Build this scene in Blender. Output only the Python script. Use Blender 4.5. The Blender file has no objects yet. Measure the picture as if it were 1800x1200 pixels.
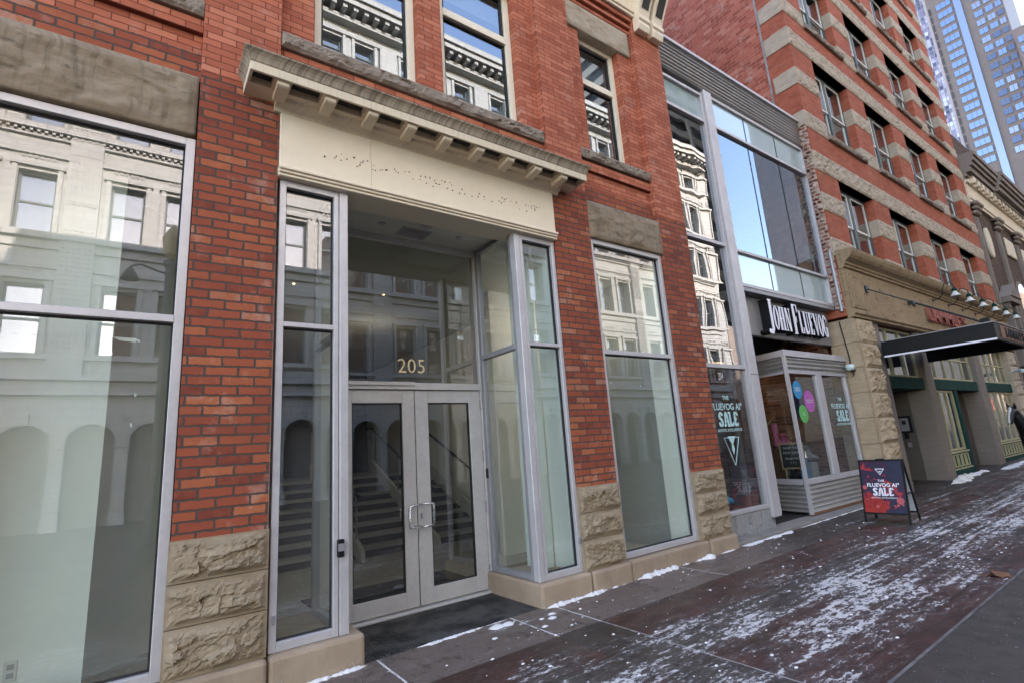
import bpy, bmesh, math, random
from mathutils import Vector, Matrix, noise
random.seed(7)
R = math.radians
scene = bpy.context.scene
COL = scene.collection

# ------------------------------------------------------------------ node helpers
class NT:
    def __init__(s, name):
        s.m = bpy.data.materials.new(name); s.m.use_nodes = True
        s.t = s.m.node_tree; s.t.nodes.clear()
        s.out = s.n('ShaderNodeOutputMaterial')
    def n(s, typ, **kw):
        nd = s.t.nodes.new(typ)
        for k, v in kw.items(): setattr(nd, k, v)
        return nd
    def link(s, a, b): s.t.links.new(a, b)
    def put(s, sock, v):
        if hasattr(v, 'is_output') or isinstance(v, bpy.types.NodeSocket): s.link(v, sock)
        else:
            if isinstance(v, (tuple, list)) and len(v) == 3 and sock.type == 'RGBA': v = (*v, 1)
            sock.default_value = v
    def obj(s):
        return s.n('ShaderNodeTexCoord').outputs['Object']
    def sep(s, v):
        nd = s.n('ShaderNodeSeparateXYZ'); s.link(v, nd.inputs[0]); return nd.outputs
    def comb(s, x=0, y=0, z=0):
        nd = s.n('ShaderNodeCombineXYZ')
        for i, v in enumerate((x, y, z)): s.put(nd.inputs[i], v)
        return nd.outputs[0]
    def math(s, op, a, b=0.0, c=None, clamp=False):
        nd = s.n('ShaderNodeMath', operation=op, use_clamp=clamp)
        s.put(nd.inputs[0], a); s.put(nd.inputs[1], b)
        if c is not None: s.put(nd.inputs[2], c)
        return nd.outputs[0]
    def vmath(s, op, a, b):
        nd = s.n('ShaderNodeVectorMath', operation=op)
        s.put(nd.inputs[0], a); s.put(nd.inputs[1], b); return nd.outputs[0]
    def scale(s, v, sc):
        nd = s.n('ShaderNodeVectorMath', operation='MULTIPLY')
        s.put(nd.inputs[0], v); s.put(nd.inputs[1], sc if isinstance(sc, tuple) else (sc,) * 3); return nd.outputs[0]
    def noise(s, v, scale=5, detail=4, rough=.55, dist=0.0, out=0):
        nd = s.n('ShaderNodeTexNoise')
        s.put(nd.inputs['Vector'], v); nd.inputs['Scale'].default_value = scale
        nd.inputs['Detail'].default_value = detail; nd.inputs['Roughness'].default_value = rough
        nd.inputs['Distortion'].default_value = dist
        return nd.outputs[out]
    def ramp(s, f, stops, interp='LINEAR'):
        nd = s.n('ShaderNodeValToRGB'); cr = nd.color_ramp; cr.interpolation = interp
        while len(cr.elements) < len(stops): cr.elements.new(.5)
        for e, (p, c) in zip(cr.elements, stops):
            e.position = p; e.color = (*c, 1) if len(c) == 3 else c
        s.put(nd.inputs[0], f); return nd.outputs[0]
    def mix(s, f, a, b, mode='MIX'):
        nd = s.n('ShaderNodeMix', data_type='RGBA', blend_type=mode)
        s.put(nd.inputs[0], f); s.put(nd.inputs[6], a); s.put(nd.inputs[7], b); return nd.outputs[2]
    def maprange(s, v, a, b, c=0.0, d=1.0, smooth=False):
        nd = s.n('ShaderNodeMapRange', interpolation_type='SMOOTHSTEP' if smooth else 'LINEAR')
        s.put(nd.inputs[0], v)
        for i, x in enumerate((a, b, c, d)): s.put(nd.inputs[i + 1], x)
        return nd.outputs[0]
    def bump(s, h, strength=.3, dist=.01, normal=None):
        nd = s.n('ShaderNodeBump'); nd.inputs['Strength'].default_value = strength
        nd.inputs['Distance'].default_value = dist; s.put(nd.inputs['Height'], h)
        if normal: s.link(normal, nd.inputs['Normal'])
        return nd.outputs[0]
    def bsdf(s, color, rough=.7, metal=0.0, normal=None, spec=.4, emit=None, estr=0):
        nd = s.n('ShaderNodeBsdfPrincipled')
        s.put(nd.inputs['Base Color'], color); s.put(nd.inputs['Roughness'], rough); s.put(nd.inputs['Metallic'], metal)
        nd.inputs['Specular IOR Level'].default_value = spec
        if normal: s.link(normal, nd.inputs['Normal'])
        if emit: s.put(nd.inputs['Emission Color'], emit); nd.inputs['Emission Strength'].default_value = estr
        s.link(nd.outputs[0], s.out.inputs[0]); return s.m

M = {}
def plain(name, c, rough=.6, metal=0.0, var=.06, vs=3.0, bump=0.0, bs=60, spec=.4):
    t = NT(name); o = t.obj()
    n = t.noise(o, vs, 5, .6); n2 = t.noise(o, vs * 9, 3, .6)
    f = t.math('ADD', t.math('MULTIPLY', n, .6), t.math('MULTIPLY', n2, .4))
    col = t.ramp(f, [(.3, tuple(x * (1 - 2 * var) for x in c)), (.7, tuple(min(1, x * (1 + 2 * var)) for x in c))])
    r = t.maprange(n2, .3, .7, rough * .85, min(1, rough * 1.12))
    nm = t.bump(t.noise(o, bs, 4), bump, .004) if bump else None
    M[name] = t.bsdf(col, r, metal, nm, spec); return M[name]

def brick(name, tints, mortar, bw=.215, bh=.0705, ms=.006, warp=.0035, bmp=.6, grime=.35, white=.0, smooth=.15, off=(0, 0), rowvar=0.0, flat=0.0):
    t = NT(name); o = t.obj(); x, y, z = t.sep(o)
    u = t.math('ADD', t.math('ADD', x, y), off[0]); v = t.math('ADD', z, off[1])
    w = t.noise(o, 22, 3, .5, out=1)
    vec = t.vmath('ADD', t.comb(u, v, 0), t.scale(t.vmath('SUBTRACT', w, (.5, .5, .5)), warp * 2))
    b = t.n('ShaderNodeTexBrick', offset=.5, squash=1)
    t.link(vec, b.inputs['Vector'])
    b.inputs['Color1'].default_value = (0, 0, 0, 1); b.inputs['Color2'].default_value = (1, 1, 1, 1)
    b.inputs['Mortar'].default_value = (.5, .5, .5, 1)
    b.inputs['Scale'].default_value = 1; b.inputs['Mortar Size'].default_value = ms
    b.inputs['Mortar Smooth'].default_value = smooth; b.inputs['Brick Width'].default_value = bw; b.inputs['Row Height'].default_value = bh
    rnd = t.math('ADD', b.outputs['Color'], t.math('MULTIPLY', t.math('SUBTRACT', t.noise(o, 14, 4, .7), .5), .45), clamp=True)
    col = t.ramp(rnd, tints)
    fine = t.noise(o, 90, 4, .7); big = t.noise(o, 1.3, 5, .6); mid = t.noise(o, 7, 5, .65)
    col = t.mix(t.maprange(fine, .35, .75, 0, .35), col, tints[0][1])
    col = t.mix(t.math('MULTIPLY', t.maprange(big, .45, .75), grime), col, (.10, .035, .025))
    if white:
        wf = t.math('MULTIPLY', t.maprange(t.math('MULTIPLY', mid, t.noise(o, 2.3, 3)), .30, .42), white)
        col = t.mix(wf, col, (.5, .36, .30))
    mcol = t.mix(mid, mortar, tuple(min(1, c * 1.5) for c in mortar))
    fac = b.outputs['Fac']
    col = t.mix(t.math('MULTIPLY', fac, 1 - flat), col, mcol)
    h = t.math('ADD', t.math('SUBTRACT', 1.0, fac), t.math('ADD', t.math('MULTIPLY', fine, .22), t.math('MULTIPLY', mid, .25)))
    nm = t.bump(h, bmp, .006)
    M[name] = t.bsdf(col, t.maprange(fine, .3, .7, .75, .95), 0, nm, .25); return M[name]

brick('brick_old', [(.01, (.19, .046, .028)), (.10, (.27, .064, .036)), (.42, (.325, .078, .039)), (.72, (.375, .098, .045)), (.93, (.45, .138, .060)), (1, (.42, .19, .13))],
      (.066, .048, .041), ms=.008, warp=.0085, bmp=.9, grime=.30, white=.35, smooth=.25, off=(.02, .01))
brick('brick_pressed', [(.05, (.36, .098, .054)), (.5, (.46, .136, .076)), (.95, (.55, .188, .11))], (.105, .028, .018), bw=.21, bh=.062, ms=.0042, warp=.004, bmp=.8, grime=.22, white=.30, off=(.07, .02), flat=.1)
brick('brick_smooth', [(.05, (.31, .080, .044)), (.5, (.36, .098, .054)), (.95, (.41, .12, .068))], (.23, .075, .05), bw=.21, bh=.066, ms=.003, warp=.001, bmp=.25, grime=.22, white=.14, flat=.45)
brick('brick_side', [(.05, (.27, .068, .042)), (.4, (.40, .105, .066)), (.8, (.47, .140, .090)), (1, (.52, .23, .16))], (.33, .135, .092), bw=.23, bh=.095, ms=.008, warp=.004, bmp=.5, grime=.3, white=.6)
brick('brick_brown', [(.05, (.055, .036, .028)), (.5, (.085, .055, .042)), (.95, (.12, .08, .06))], (.07, .05, .042), bw=.21, bh=.07, ms=.004, bmp=.3, grime=.3)
brick('brick_inside', [(.05, (.06, .03, .02)), (.5, (.13, .06, .036)), (.95, (.22, .11, .07))], (.13, .10, .085), bw=.21, bh=.07, ms=.008, bmp=.5, grime=.4, white=.4)
brick('brick_broken', [(.05, (.12, .035, .025)), (.5, (.28, .09, .06)), (.95, (.46, .30, .24))], (.33, .27, .23), bw=.13, bh=.085, ms=.016, warp=.02, bmp=1.0, grime=.3, white=.9)

def stone(name, c1, c2, dark, scale=3.0, bmp=.5, stain=.35, streak=False):
    t = NT(name); o = t.obj(); x, y, z = t.sep(o)
    a = t.noise(o, scale, 7, .62, .15); f = t.noise(o, 75, 5, .7); bed = t.noise(t.scale(o, (2, 2, 9)), 2.2, 5, .6)
    col = t.mix(t.maprange(a, .3, .7), c1, c2)
    col = t.mix(t.math('MULTIPLY', t.maprange(bed, .45, .7), .4), col, dark)
    col = t.mix(t.maprange(f, .52, .8, 0, .5), col, dark)
    if streak:
        st = t.noise(t.comb(t.math('MULTIPLY', t.math('ADD', x, y), 26), 0, t.math('MULTIPLY', z, 1.3)), 1, 4, .6)
        big = t.noise(o, 1.7, 4, .6)
        col = t.mix(t.math('MULTIPLY', t.math('MULTIPLY', t.maprange(st, .48, .68), t.maprange(big, .38, .6)), stain * 2), col, tuple(d * .35 for d in dark), )
        bl = t.noise(t.scale(o, (2.2, 2.2, 5)), 2.2, 7, .68, .1)
        col = t.mix(t.math('MULTIPLY', t.maprange(bl, .55, .66), .7), col, tuple(d * .5 for d in dark))
    h = t.math('ADD', t.math('MULTIPLY', a, 1.0), t.math('MULTIPLY', f, .35))
    M[name] = t.bsdf(col, .92, 0, t.bump(h, bmp, .012), .2); return M[name]
stone('sandstone', (.27, .205, .135), (.36, .285, .20), (.17, .125, .08))
def plinth_stone():
    t = NT('sandstone_smooth'); o = t.obj(); x, y, z = t.sep(o)
    a = t.noise(o, 2.2, 6, .6); f = t.noise(o, 70, 4, .7); m_ = t.noise(o, 12, 5, .65)
    col = t.mix(t.maprange(a, .3, .7), (.30, .22, .155), (.40, .305, .22)); col = t.mix(t.maprange(f, .55, .8, 0, .4), col, (.19, .135, .09))
    st = t.noise(t.comb(t.math('MULTIPLY', t.math('ADD', x, y), 5), 0, t.math('MULTIPLY', z, 3)), 1, 6, .7)
    col = t.mix(t.math('MULTIPLY', t.maprange(st, .50, .72), .32), col, (.13, .10, .078))
    dirt = t.math('ADD', t.maprange(z, .16, .0), t.math('MULTIPLY', t.math('SUBTRACT', m_, .5), 1.4))
    col = t.mix(t.maprange(dirt, .75, 1.25, 0, .6), col, (.085, .07, .062)); col = t.mix(t.math('MULTIPLY', t.maprange(dirt, .5, .7), t.maprange(f, .56, .62, 0, .5)), col, (.55, .52, .50))
    M['sandstone_smooth'] = t.bsdf(col, .88, 0, t.bump(t.math('ADD', m_, t.math('MULTIPLY', f, .5)), .22, .008), .2)
plinth_stone()
stone('stone_dark', (.25, .19, .132), (.32, .25, .18), (.15, .11, .075), 3.5, .5, .28, True)
stone('stone_sill', (.22, .175, .14), (.32, .26, .21), (.12, .095, .075), 9, .6)
stone('stone_grey', (.37, .30, .225), (.48, .40, .31), (.23, .18, .13), 4, .5)
stone('stone_yellow', (.37, .275, .18), (.47, .365, .25), (.25, .18, .11), 3, .45)
stone('stone_fascia', (.30, .21, .125), (.37, .27, .165), (.22, .15, .085), 1.2, .12, .16, True)
stone('stone_plain', (.20, .165, .14), (.25, .21, .18), (.15, .125, .105), 1.5, .12)
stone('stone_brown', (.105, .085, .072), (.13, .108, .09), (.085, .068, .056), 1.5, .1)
stone('concrete', (.27, .27, .265), (.36, .36, .355), (.20, .195, .19), 2.5, .15, .3, True)
stone('apron', (.20, .185, .165), (.27, .25, .23), (.15, .135, .12), 4, .3)

plain('alu', (.50, .48, .49), .42, .25, .06, 2.5, .03, 200)
plain('alu_door', (.54, .52, .505), .45, .2, .07, 2.5, .03, 200)
plain('alu_dark', (.30, .295, .31), .42, .3, .05)
plain('steel', (.62, .62, .63), .28, .9, .04, 8)
plain('corrugated', (.40, .385, .37), .38, .55, .08, 3)
plain('corrugated_dark', (.33, .315, .31), .38, .55, .08, 3)
plain('gasket', (.02, .02, .02), .7, 0, .1)
plain('black_paint', (.009, .009, .010), .5, 0, .1, 4, spec=.2)
plain('black_matte', (.010, .010, .012), .75, 0, .1, 6, .3, 90)
plain('cream_panel', (.80, .69, .535), .6, 0, .03, 1.2, .04, 80)
def cream():
    t = NT('cream'); o = t.obj(); x, y, z = t.sep(o)
    st = t.noise(t.comb(t.math('MULTIPLY', t.math('ADD', x, y), 40), 0, t.math('MULTIPLY', z, 2)), 1, 4, .6)
    big = t.noise(o, 2, 5, .6)
    col = t.mix(big, (.63, .535, .40), (.72, .62, .475))
    col = t.mix(t.math('MULTIPLY', t.maprange(st, .5, .75), t.maprange(big, .35, .65, .15, .6)), col, (.17, .14, .11))
    M['cream'] = t.bsdf(col, .65, 0, t.bump(t.noise(o, 60, 4), .08, .004), .3)
def cream_stain():
    t = NT('cream_stained'); o = t.obj(); x, y, z = t.sep(o)
    st = t.noise(t.comb(t.math('MULTIPLY', t.math('ADD', x, y), 34), 0, t.math('MULTIPLY', z, 1.2)), 1, 5, .65)
    big = t.noise(o, 3, 4, .6)
    col = t.mix(big, (.33, .27, .20), (.46, .385, .29))
    col = t.mix(t.math('MULTIPLY', t.maprange(st, .38, .66), .85), col, (.10, .078, .06))
    M['cream_stained'] = t.bsdf(col, .75, 0, t.bump(st, .1, .004), .3)
cream(); cream_stain()
plain('cream_frame', (.78, .70, .55), .5, 0, .03, 2)
plain('coffer', (.045, .042, .036), .85, 0, .15, 5)
plain('soffit', (.70, .65, .57), .7, 0, .04, 1.5)
plain('white_wall', (.86, .88, .83), .8, 0, .02, 1)
plain('interior_grey', (.36, .38, .36), .8, 0, .03, 1)
plain('interior_dark', (.055, .055, .055), .8, 0, .1, 1)
plain('ceiling_tile', (.55, .57, .54), .8, 0, .02, 1)
plain('floor_tile', (.55, .53, .49), .25, 0, .05, 1.5)
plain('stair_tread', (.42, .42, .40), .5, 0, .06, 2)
plain('tread_gap_dark', (.045, .04, .036), .7, 0, .1)
plain('white_paint', (.66, .65, .60), .5, 0, .03, 2)
plain('gold', (.80, .66, .40), .4, .15, .05)
plain('outlet', (.7, .7, .66), .5, 0, .01)
plain('green_paint', (.010, .045, .038), .75, 0, .1, 2, spec=.08)
plain('mullion_cream', (.42, .38, .22), .55, 0, .06, 3)
plain('window_green', (.070, .095, .10), .5, 0, .08, 3)
plain('window_white', (.66, .64, .58), .5, 0, .04, 3)
plain('red_sign', (.34, .095, .07), .6, 0, .15, 6)
plain('sign_panel', (.27, .26, .26), .5, .25, .05, 1.5)
plain('letter_white', (.80, .78, .84), .4, 0, .02)
plain('decal_teal', (.45, .68, .68), .6, 0, .02)
plain('decal_grey', (.62, .66, .66), .6, 0, .02)
plain('sticker_blue', (.012, .25, .50), .5, 0, .02); plain('sticker_pink', (.45, .11, .40), .5, 0, .02); plain('sticker_green', (.09, .40, .10), .5, 0, .02)
plain('boot_pink', (.50, .09, .20), .35, 0, .05); plain('boot_blue', (.03, .36, .62), .3, 0, .05); plain('boot_silver', (.55, .55, .55), .2, .8, .05)
plain('boot_brown', (.22, .05, .025), .4, 0, .1); plain('boot_black', (.012, .012, .012), .3, 0, .1)
plain('wood_frame', (.38, .27, .14), .5, 0, .1, 8)
plain('wood_panel', (.16, .075, .035), .6, 0, .15, 3)
plain('red_carpet', (.22, .03, .02), .8, 0, .1)
plain('poster_blue', (.02, .045, .22), .5, 0, .3, 5)
def terracotta(name, c):
    t = NT(name); o = t.obj(); x, y, z = t.sep(o)
    b = t.n('ShaderNodeTexBrick', offset=.5); t.link(t.comb(t.math('ADD', x, y), z, 0), b.inputs['Vector'])
    b.inputs['Color1'].default_value = (0, 0, 0, 1); b.inputs['Color2'].default_value = (1, 1, 1, 1); b.inputs['Mortar'].default_value = (.5, .5, .5, 1)
    b.inputs['Scale'].default_value = 1; b.inputs['Mortar Size'].default_value = .012; b.inputs['Brick Width'].default_value = .55; b.inputs['Row Height'].default_value = .30
    f = t.math('ADD', t.math('MULTIPLY', b.outputs['Color'], .5), t.math('MULTIPLY', t.noise(o, 1.5, 5, .6), .5))
    col = t.mix(f, tuple(q * .88 for q in c), tuple(q * 1.1 for q in c)); col = t.mix(t.math('MULTIPLY', b.outputs['Fac'], .85), col, (.12, .115, .10))
    M[name] = t.bsdf(col, .45, 0, None, .4)
terracotta('terracotta', (.33, .335, .325)); terracotta('terracotta_shade', (.35, .35, .335))
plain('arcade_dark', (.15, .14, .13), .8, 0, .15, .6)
plain('blind', (.33, .36, .39), .6, 0, .06, .9)
plain('horse_black', (.009, .009, .011), .4, 0, .2, 8)
plain('horse_white', (.55, .53, .50), .5, 0, .05, 8)
plain('leaf_brown', (.16, .065, .03), .7, 0, .25, 20)
plain('cable', (.015, .015, .017), .5)
plain('camera_white', (.55, .65, .63), .35)
plain('granite', (.095, .076, .074), .55, 0, .08, .3)
plain('tower_pale', (.26, .245, .28), .4, 0, .1, .4)
plain('slab_beige', (.55, .47, .38), .7, 0, .06, .2)
plain('dark_tower', (.02, .02, .022), .35, 0, .15, .1)
plain('lamp_metal', (.02, .03, .028), .4, .3, .1)
plain('lamp_shade_white', (.62, .64, .60), .4, 0, .05)
plain('roof_grey', (.15, .15, .15), .9)
plain('paper_white', (.5, .5, .52), .6)
plain('lantern_glass', (.45, .33, .15), .3)

def glass(name, r0, tint, wave=.0, ws=1.0, rough=0.0, gc=(.96, .98, 1), dirt_k=1.0):
    t = NT(name); o = t.obj()
    lw = t.n('ShaderNodeLayerWeight'); lw.inputs['Blend'].default_value = .5
    f = t.math('ADD', t.math('MULTIPLY', t.math('POWER', lw.outputs['Facing'], 4.5), 1 - r0), r0)
    tr = t.n('ShaderNodeBsdfTransparent'); tr.inputs[0].default_value = (*tint, 1)
    gl = t.n('ShaderNodeBsdfGlossy'); gl.inputs['Roughness'].default_value = rough; gl.inputs[0].default_value = (*gc, 1)
    if wave:
        t.link(t.bump(t.noise(t.scale(o, (1, 1, .7)), ws, 1.5, .4), wave, .05), gl.inputs['Normal'])
    mx = t.n('ShaderNodeMixShader'); t.put(mx.inputs[0], f); t.link(tr.outputs[0], mx.inputs[1]); t.link(gl.outputs[0], mx.inputs[2])
    df = t.n('ShaderNodeBsdfDiffuse'); df.inputs[0].default_value = (.55, .56, .55, 1)
    dn = t.noise(t.scale(o, (1, 1, .45)), 2.3, 6, .7); ds = t.noise(o, 38, 3, .6)
    dirt = t.math('ADD', t.maprange(dn, .42, .75, .012, .075), t.maprange(ds, .70, .76, 0, .10))
    m2 = t.n('ShaderNodeMixShader'); t.put(m2.inputs[0], t.math('MULTIPLY', dirt, dirt_k)); t.link(mx.outputs[0], m2.inputs[1]); t.link(df.outputs[0], m2.inputs[2])
    t.link(m2.outputs[0], t.out.inputs[0]); M[name] = t.m
glass('glass_shop', .17, (.86, .93, .89), .008, 1.2, dirt_k=.8)
glass('glass_door', .13, (.46, .48, .45), .008, 1.2, dirt_k=.3)
glass('glass_upper', .24, (.55, .62, .62), .010, 1.0, gc=(.80, .90, 1), dirt_k=.6)
glass('glass_wavy', .27, (.35, .38, .39), .045, 1.6)
glass('glass_fluevog', .12, (.66, .70, .70), .012, 1.3, dirt_k=.35)
glass('glass_curtain', .24, (.60, .64, .66), .02, .6, gc=(.80, .90, 1), dirt_k=.5)
glass('glass_small', .34, (.45, .48, .50), .03, 1.5)
plain('spandrel_back', (.40, .50, .50), .4, 0, .03, .5)
glass('glass_tower', .55, (.05, .07, .1), .02, .2, gc=(.30, .41, .57))

def spandrel():
    t = NT('glass_spandrel'); o = t.obj()
    lw = t.n('ShaderNodeLayerWeight'); lw.inputs['Blend'].default_value = .5
    f = t.math('ADD', t.math('MULTIPLY', t.math('POWER', lw.outputs['Facing'], 4.0), .6), .22)
    d = t.n('ShaderNodeBsdfDiffuse'); d.inputs[0].default_value = (.40, .50, .50, 1); g = t.n('ShaderNodeBsdfGlossy'); g.inputs['Roughness'].default_value = .02
    t.link(t.bump(t.noise(o, .6, 1.5, .4), .02, .05), g.inputs['Normal'])
    m_ = t.n('ShaderNodeMixShader'); t.put(m_.inputs[0], f); t.link(d.outputs[0], m_.inputs[1]); t.link(g.outputs[0], m_.inputs[2]); t.link(m_.outputs[0], t.out.inputs[0]); M['glass_spandrel'] = t.m
spandrel()
glass('glass_tower_dim', .30, (.05, .06, .07), .02, .2, gc=(.28, .36, .50))
glass('glass_tower_pale', .55, (.05, .06, .07), .05, .3, gc=(.42, .46, .54))
def emit(name, c, s):
    t = NT(name); e = t.n('ShaderNodeEmission'); e.inputs[0].default_value = (*c, 1); e.inputs[1].default_value = s
    t.link(e.outputs[0], t.out.inputs[0]); M[name] = t.m
emit('lamp_warm', (1, .72, .38), .5); emit('neon_red', (1, .05, .02), 1.2)

# ------------------------------------------------------------------ mesh builder
class MB:
    def __init__(s): s.v = []; s.f = []
    def add(s, vs, fs):
        n = len(s.v); s.v += [tuple(p) for p in vs]; s.f += [tuple(i + n for i in q) for q in fs]; return s
    def box(s, x0, x1, y0, y1, z0, z1):
        if x0 > x1: x0, x1 = x1, x0
        if y0 > y1: y0, y1 = y1, y0
        if z0 > z1: z0, z1 = z1, z0
        return s.add([(x0, y0, z0), (x1, y0, z0), (x1, y1, z0), (x0, y1, z0), (x0, y0, z1), (x1, y0, z1), (x1, y1, z1), (x0, y1, z1)],
              [(0, 3, 2, 1), (4, 5, 6, 7), (0, 1, 5, 4), (1, 2, 6, 5), (2, 3, 7, 6), (3, 0, 4, 7)])
    def quad(s, a, b, c, d): return s.add([a, b, c, d], [(0, 1, 2, 3)])
    def prism(s, poly, axis, a0, a1):
        """poly: list of 2D points; axis 'x': (y,z), 'y': (x,z), 'z': (x,y); extruded from a0 to a1"""
        def P(p, a):
            return (a, p[0], p[1]) if axis == 'x' else (p[0], a, p[1]) if axis == 'y' else (p[0], p[1], a)
        n = len(poly)
        return s.add([P(p, a0) for p in poly] + [P(p, a1) for p in poly],
              [tuple(range(n - 1, -1, -1)), tuple(range(n, 2 * n))] + [(i, (i + 1) % n, n + (i + 1) % n, n + i) for i in range(n)])
    def tube(s, pts, r, seg=8):
        pts = [Vector(p) for p in pts]; rings = []
        rs = r if isinstance(r, (list, tuple)) else [r] * len(pts)
        for i, p in enumerate(pts):
            d = (pts[min(i + 1, len(pts) - 1)] - pts[max(i - 1, 0)]).normalized()
            a = d.cross(Vector((0, 0, 1)) if abs(d.z) < .9 else Vector((1, 0, 0))).normalized(); b = d.cross(a)
            rings.append([p + (a * math.cos(2 * math.pi * k / seg) + b * math.sin(2 * math.pi * k / seg)) * rs[i] for k in range(seg)])
        vs = [q for rg in rings for q in rg]; fs = []
        for i in range(len(pts) - 1):
            for k in range(seg):
                fs.append((i * seg + k, i * seg + (k + 1) % seg, (i + 1) * seg + (k + 1) % seg, (i + 1) * seg + k))
        fs += [tuple(range(seg - 1, -1, -1)), tuple(range((len(pts) - 1) * seg, len(pts) * seg))]
        return s.add(vs, fs)
    def lathe(s, prof, c, seg=16):
        vs = []; fs = []
        for r, z in prof:
            vs += [(c[0] + r * math.cos(2 * math.pi * k / seg), c[1] + r * math.sin(2 * math.pi * k / seg), c[2] + z) for k in range(seg)]
        for i in range(len(prof) - 1):
            for k in range(seg): fs.append((i * seg + k, i * seg + (k + 1) % seg, (i + 1) * seg + (k + 1) % seg, (i + 1) * seg + k))
        fs += [tuple(range(seg - 1, -1, -1)), tuple(range((len(prof) - 1) * seg, len(prof) * seg))]
        return s.add(vs, fs)
    def profile(s, prof, x0, x1, ymir=None):
        """closed moulding profile of (y,z) run along x"""
        return s.prism(prof, 'x', x0, x1)
    def xform(s, mat):
        s.v = [tuple(mat @ Vector(p)) for p in s.v]; return s
    def build(s, name, mat, parent=None, bevel=0.0, smooth=False, loc=None, seg=1):
        me = bpy.data.meshes.new(name)
        off = Vector(loc) if loc is not None else (world_loc(parent) if parent else Vector((0, 0, 0)))
        me.from_pydata([tuple(Vector(p) - off) for p in s.v], [], s.f)
        if not loc:
            pass
        bm = bmesh.new(); bm.from_mesh(me); bmesh.ops.recalc_face_normals(bm, faces=bm.faces); bm.to_mesh(me); bm.free()
        me.materials.append(M[mat] if isinstance(mat, str) else mat)
        if smooth:
            for p in me.polygons: p.use_smooth = True
        o = bpy.data.objects.new(name, me); COL.objects.link(o)
        if parent: o.parent = parent
        if loc is not None: o.location = Vector(loc) - (world_loc(parent) if parent else Vector((0, 0, 0)))
        if bevel:
            b = o.modifiers.new('bevel', 'BEVEL'); b.width = bevel; b.segments = seg; b.limit_method = 'ANGLE'; b.angle_limit = R(40)
        return o
def world_loc(o):
    v = Vector((0, 0, 0))
    while o: v = v + Vector(o.location); o = o.parent
    return v
def tag(o, label=None, cat=None, group=None, kind=None):
    if label: o['label'] = label
    if cat: o['category'] = cat
    if group: o['group'] = group
    if kind: o['kind'] = kind
    return o
def thing(name, label, cat, loc=(0, 0, 0), group=None):
    o = bpy.data.objects.new(name, None); COL.objects.link(o); o.location = loc; o.empty_display_size = .2
    return tag(o, label, cat, group)
def kids(o): return [c for c in bpy.data.objects if c.parent == o]
def copy_tree(o, parent=None, dloc=None):
    ch = kids(o)
    c = o.copy(); COL.objects.link(c)
    if parent: c.parent = parent
    if dloc is not None: c.location = Vector(o.location) + Vector(dloc)
    for k in ch: copy_tree(k, c)
    return c
def mb(): return MB()
def B(*a): return MB().box(*a)

def text_mesh(body, size, extrude=.002, offset=0.0, sx=1.0, align='CENTER', spacing=1.0, shear=0.0):
    cu = bpy.data.curves.new('lettering', 'FONT'); cu.body = body; cu.size = size; cu.extrude = extrude; cu.offset = offset
    cu.align_x = align; cu.align_y = 'BOTTOM_BASELINE'; cu.space_character = spacing; cu.shear = shear; cu.resolution_u = 4
    ob = bpy.data.objects.new('lettering', cu); COL.objects.link(ob)
    dg = bpy.context.evaluated_depsgraph_get(); dg.update()
    me = bpy.data.meshes.new_from_object(ob.evaluated_get(dg))
    bpy.data.objects.remove(ob); bpy.data.curves.remove(cu)
    if sx != 1.0:
        for v in me.vertices: v.co.x *= sx
    return me
def text_part(name, body, size, pos, mat, parent, rotz=0.0, rotx=90, **kw):
    me = text_mesh(body, size, **kw); me.name = name
    me.materials.clear(); me.materials.append(M[mat])
    o = bpy.data.objects.new(name, me); COL.objects.link(o)
    if parent: o.parent = parent; o.location = Vector(pos) - world_loc(parent)
    else: o.location = pos
    o.rotation_euler = (R(rotx), 0, R(rotz)); return o

def rock(m, x0, x1, z0, z1, y, depth=.05, seed=0, res=.018, margin=.018, back=.3, rough=1.0, axis='y'):
    """a rock-faced block: a displaced face with drafted margins, closed by sides running back"""
    nx = max(4, int((x1 - x0) / res)); nz = max(4, int((z1 - z0) / res)); vs = []; fs = []
    for j in range(nz + 1):
        for i in range(nx + 1):
            x = x0 + (x1 - x0) * i / nx; z = z0 + (z1 - z0) * j / nz
            e = min(x - x0, x1 - x, z - z0, z1 - z)
            env = max(0.0, min(1.0, (e - margin * .3) / (margin * 3))); env = env * env * (3 - 2 * env)
            p = Vector((x * 3.2 + seed * 7.1, seed * 3.3, z * 5.2))
            h = .55 + .50 * noise.fractal(p, 1.0, 2.1, 4)
            for fs_, am in ((7.5, .55), (19.0, .22)):
                q = Vector((x * fs_ + 3 * noise.noise(p * 1.5) * .3 + seed * 5.7, seed * 1.9, z * fs_ * 1.35))
                dd, pt = noise.voronoi(q); c0 = pt[0]; rv = noise.cell_vector(c0 * 3.7)
                h += am * ((q - c0).dot(rv - Vector((.5, .5, .5))) * 1.5 + (rv.y - .5) * .8) * (.6 + .4 * rough)
            h += .10 * noise.fractal(p * 9, 1.0, 2.0, 3)
            vs.append((x, y - depth * env * max(.02, h), z))
    for j in range(nz):
        for i in range(nx):
            a = j * (nx + 1) + i; fs.append((a, a + 1, a + nx + 2, a + nx + 1))
    base = len(vs); ring = [i for i in range(nx + 1)] + [j * (nx + 1) + nx for j in range(1, nz + 1)] + [nz * (nx + 1) + i for i in range(nx - 1, -1, -1)] + [j * (nx + 1) for j in range(nz - 1, 0, -1)]
    for r in ring: vs.append((vs[r][0], y + back, vs[r][2]))
    n = len(ring)
    for k in range(n): fs.append((ring[k], ring[(k + 1) % n], base + (k + 1) % n, base + k))
    fs.append(tuple(base + k for k in range(n)))
    return m.add(vs, fs)

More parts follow.
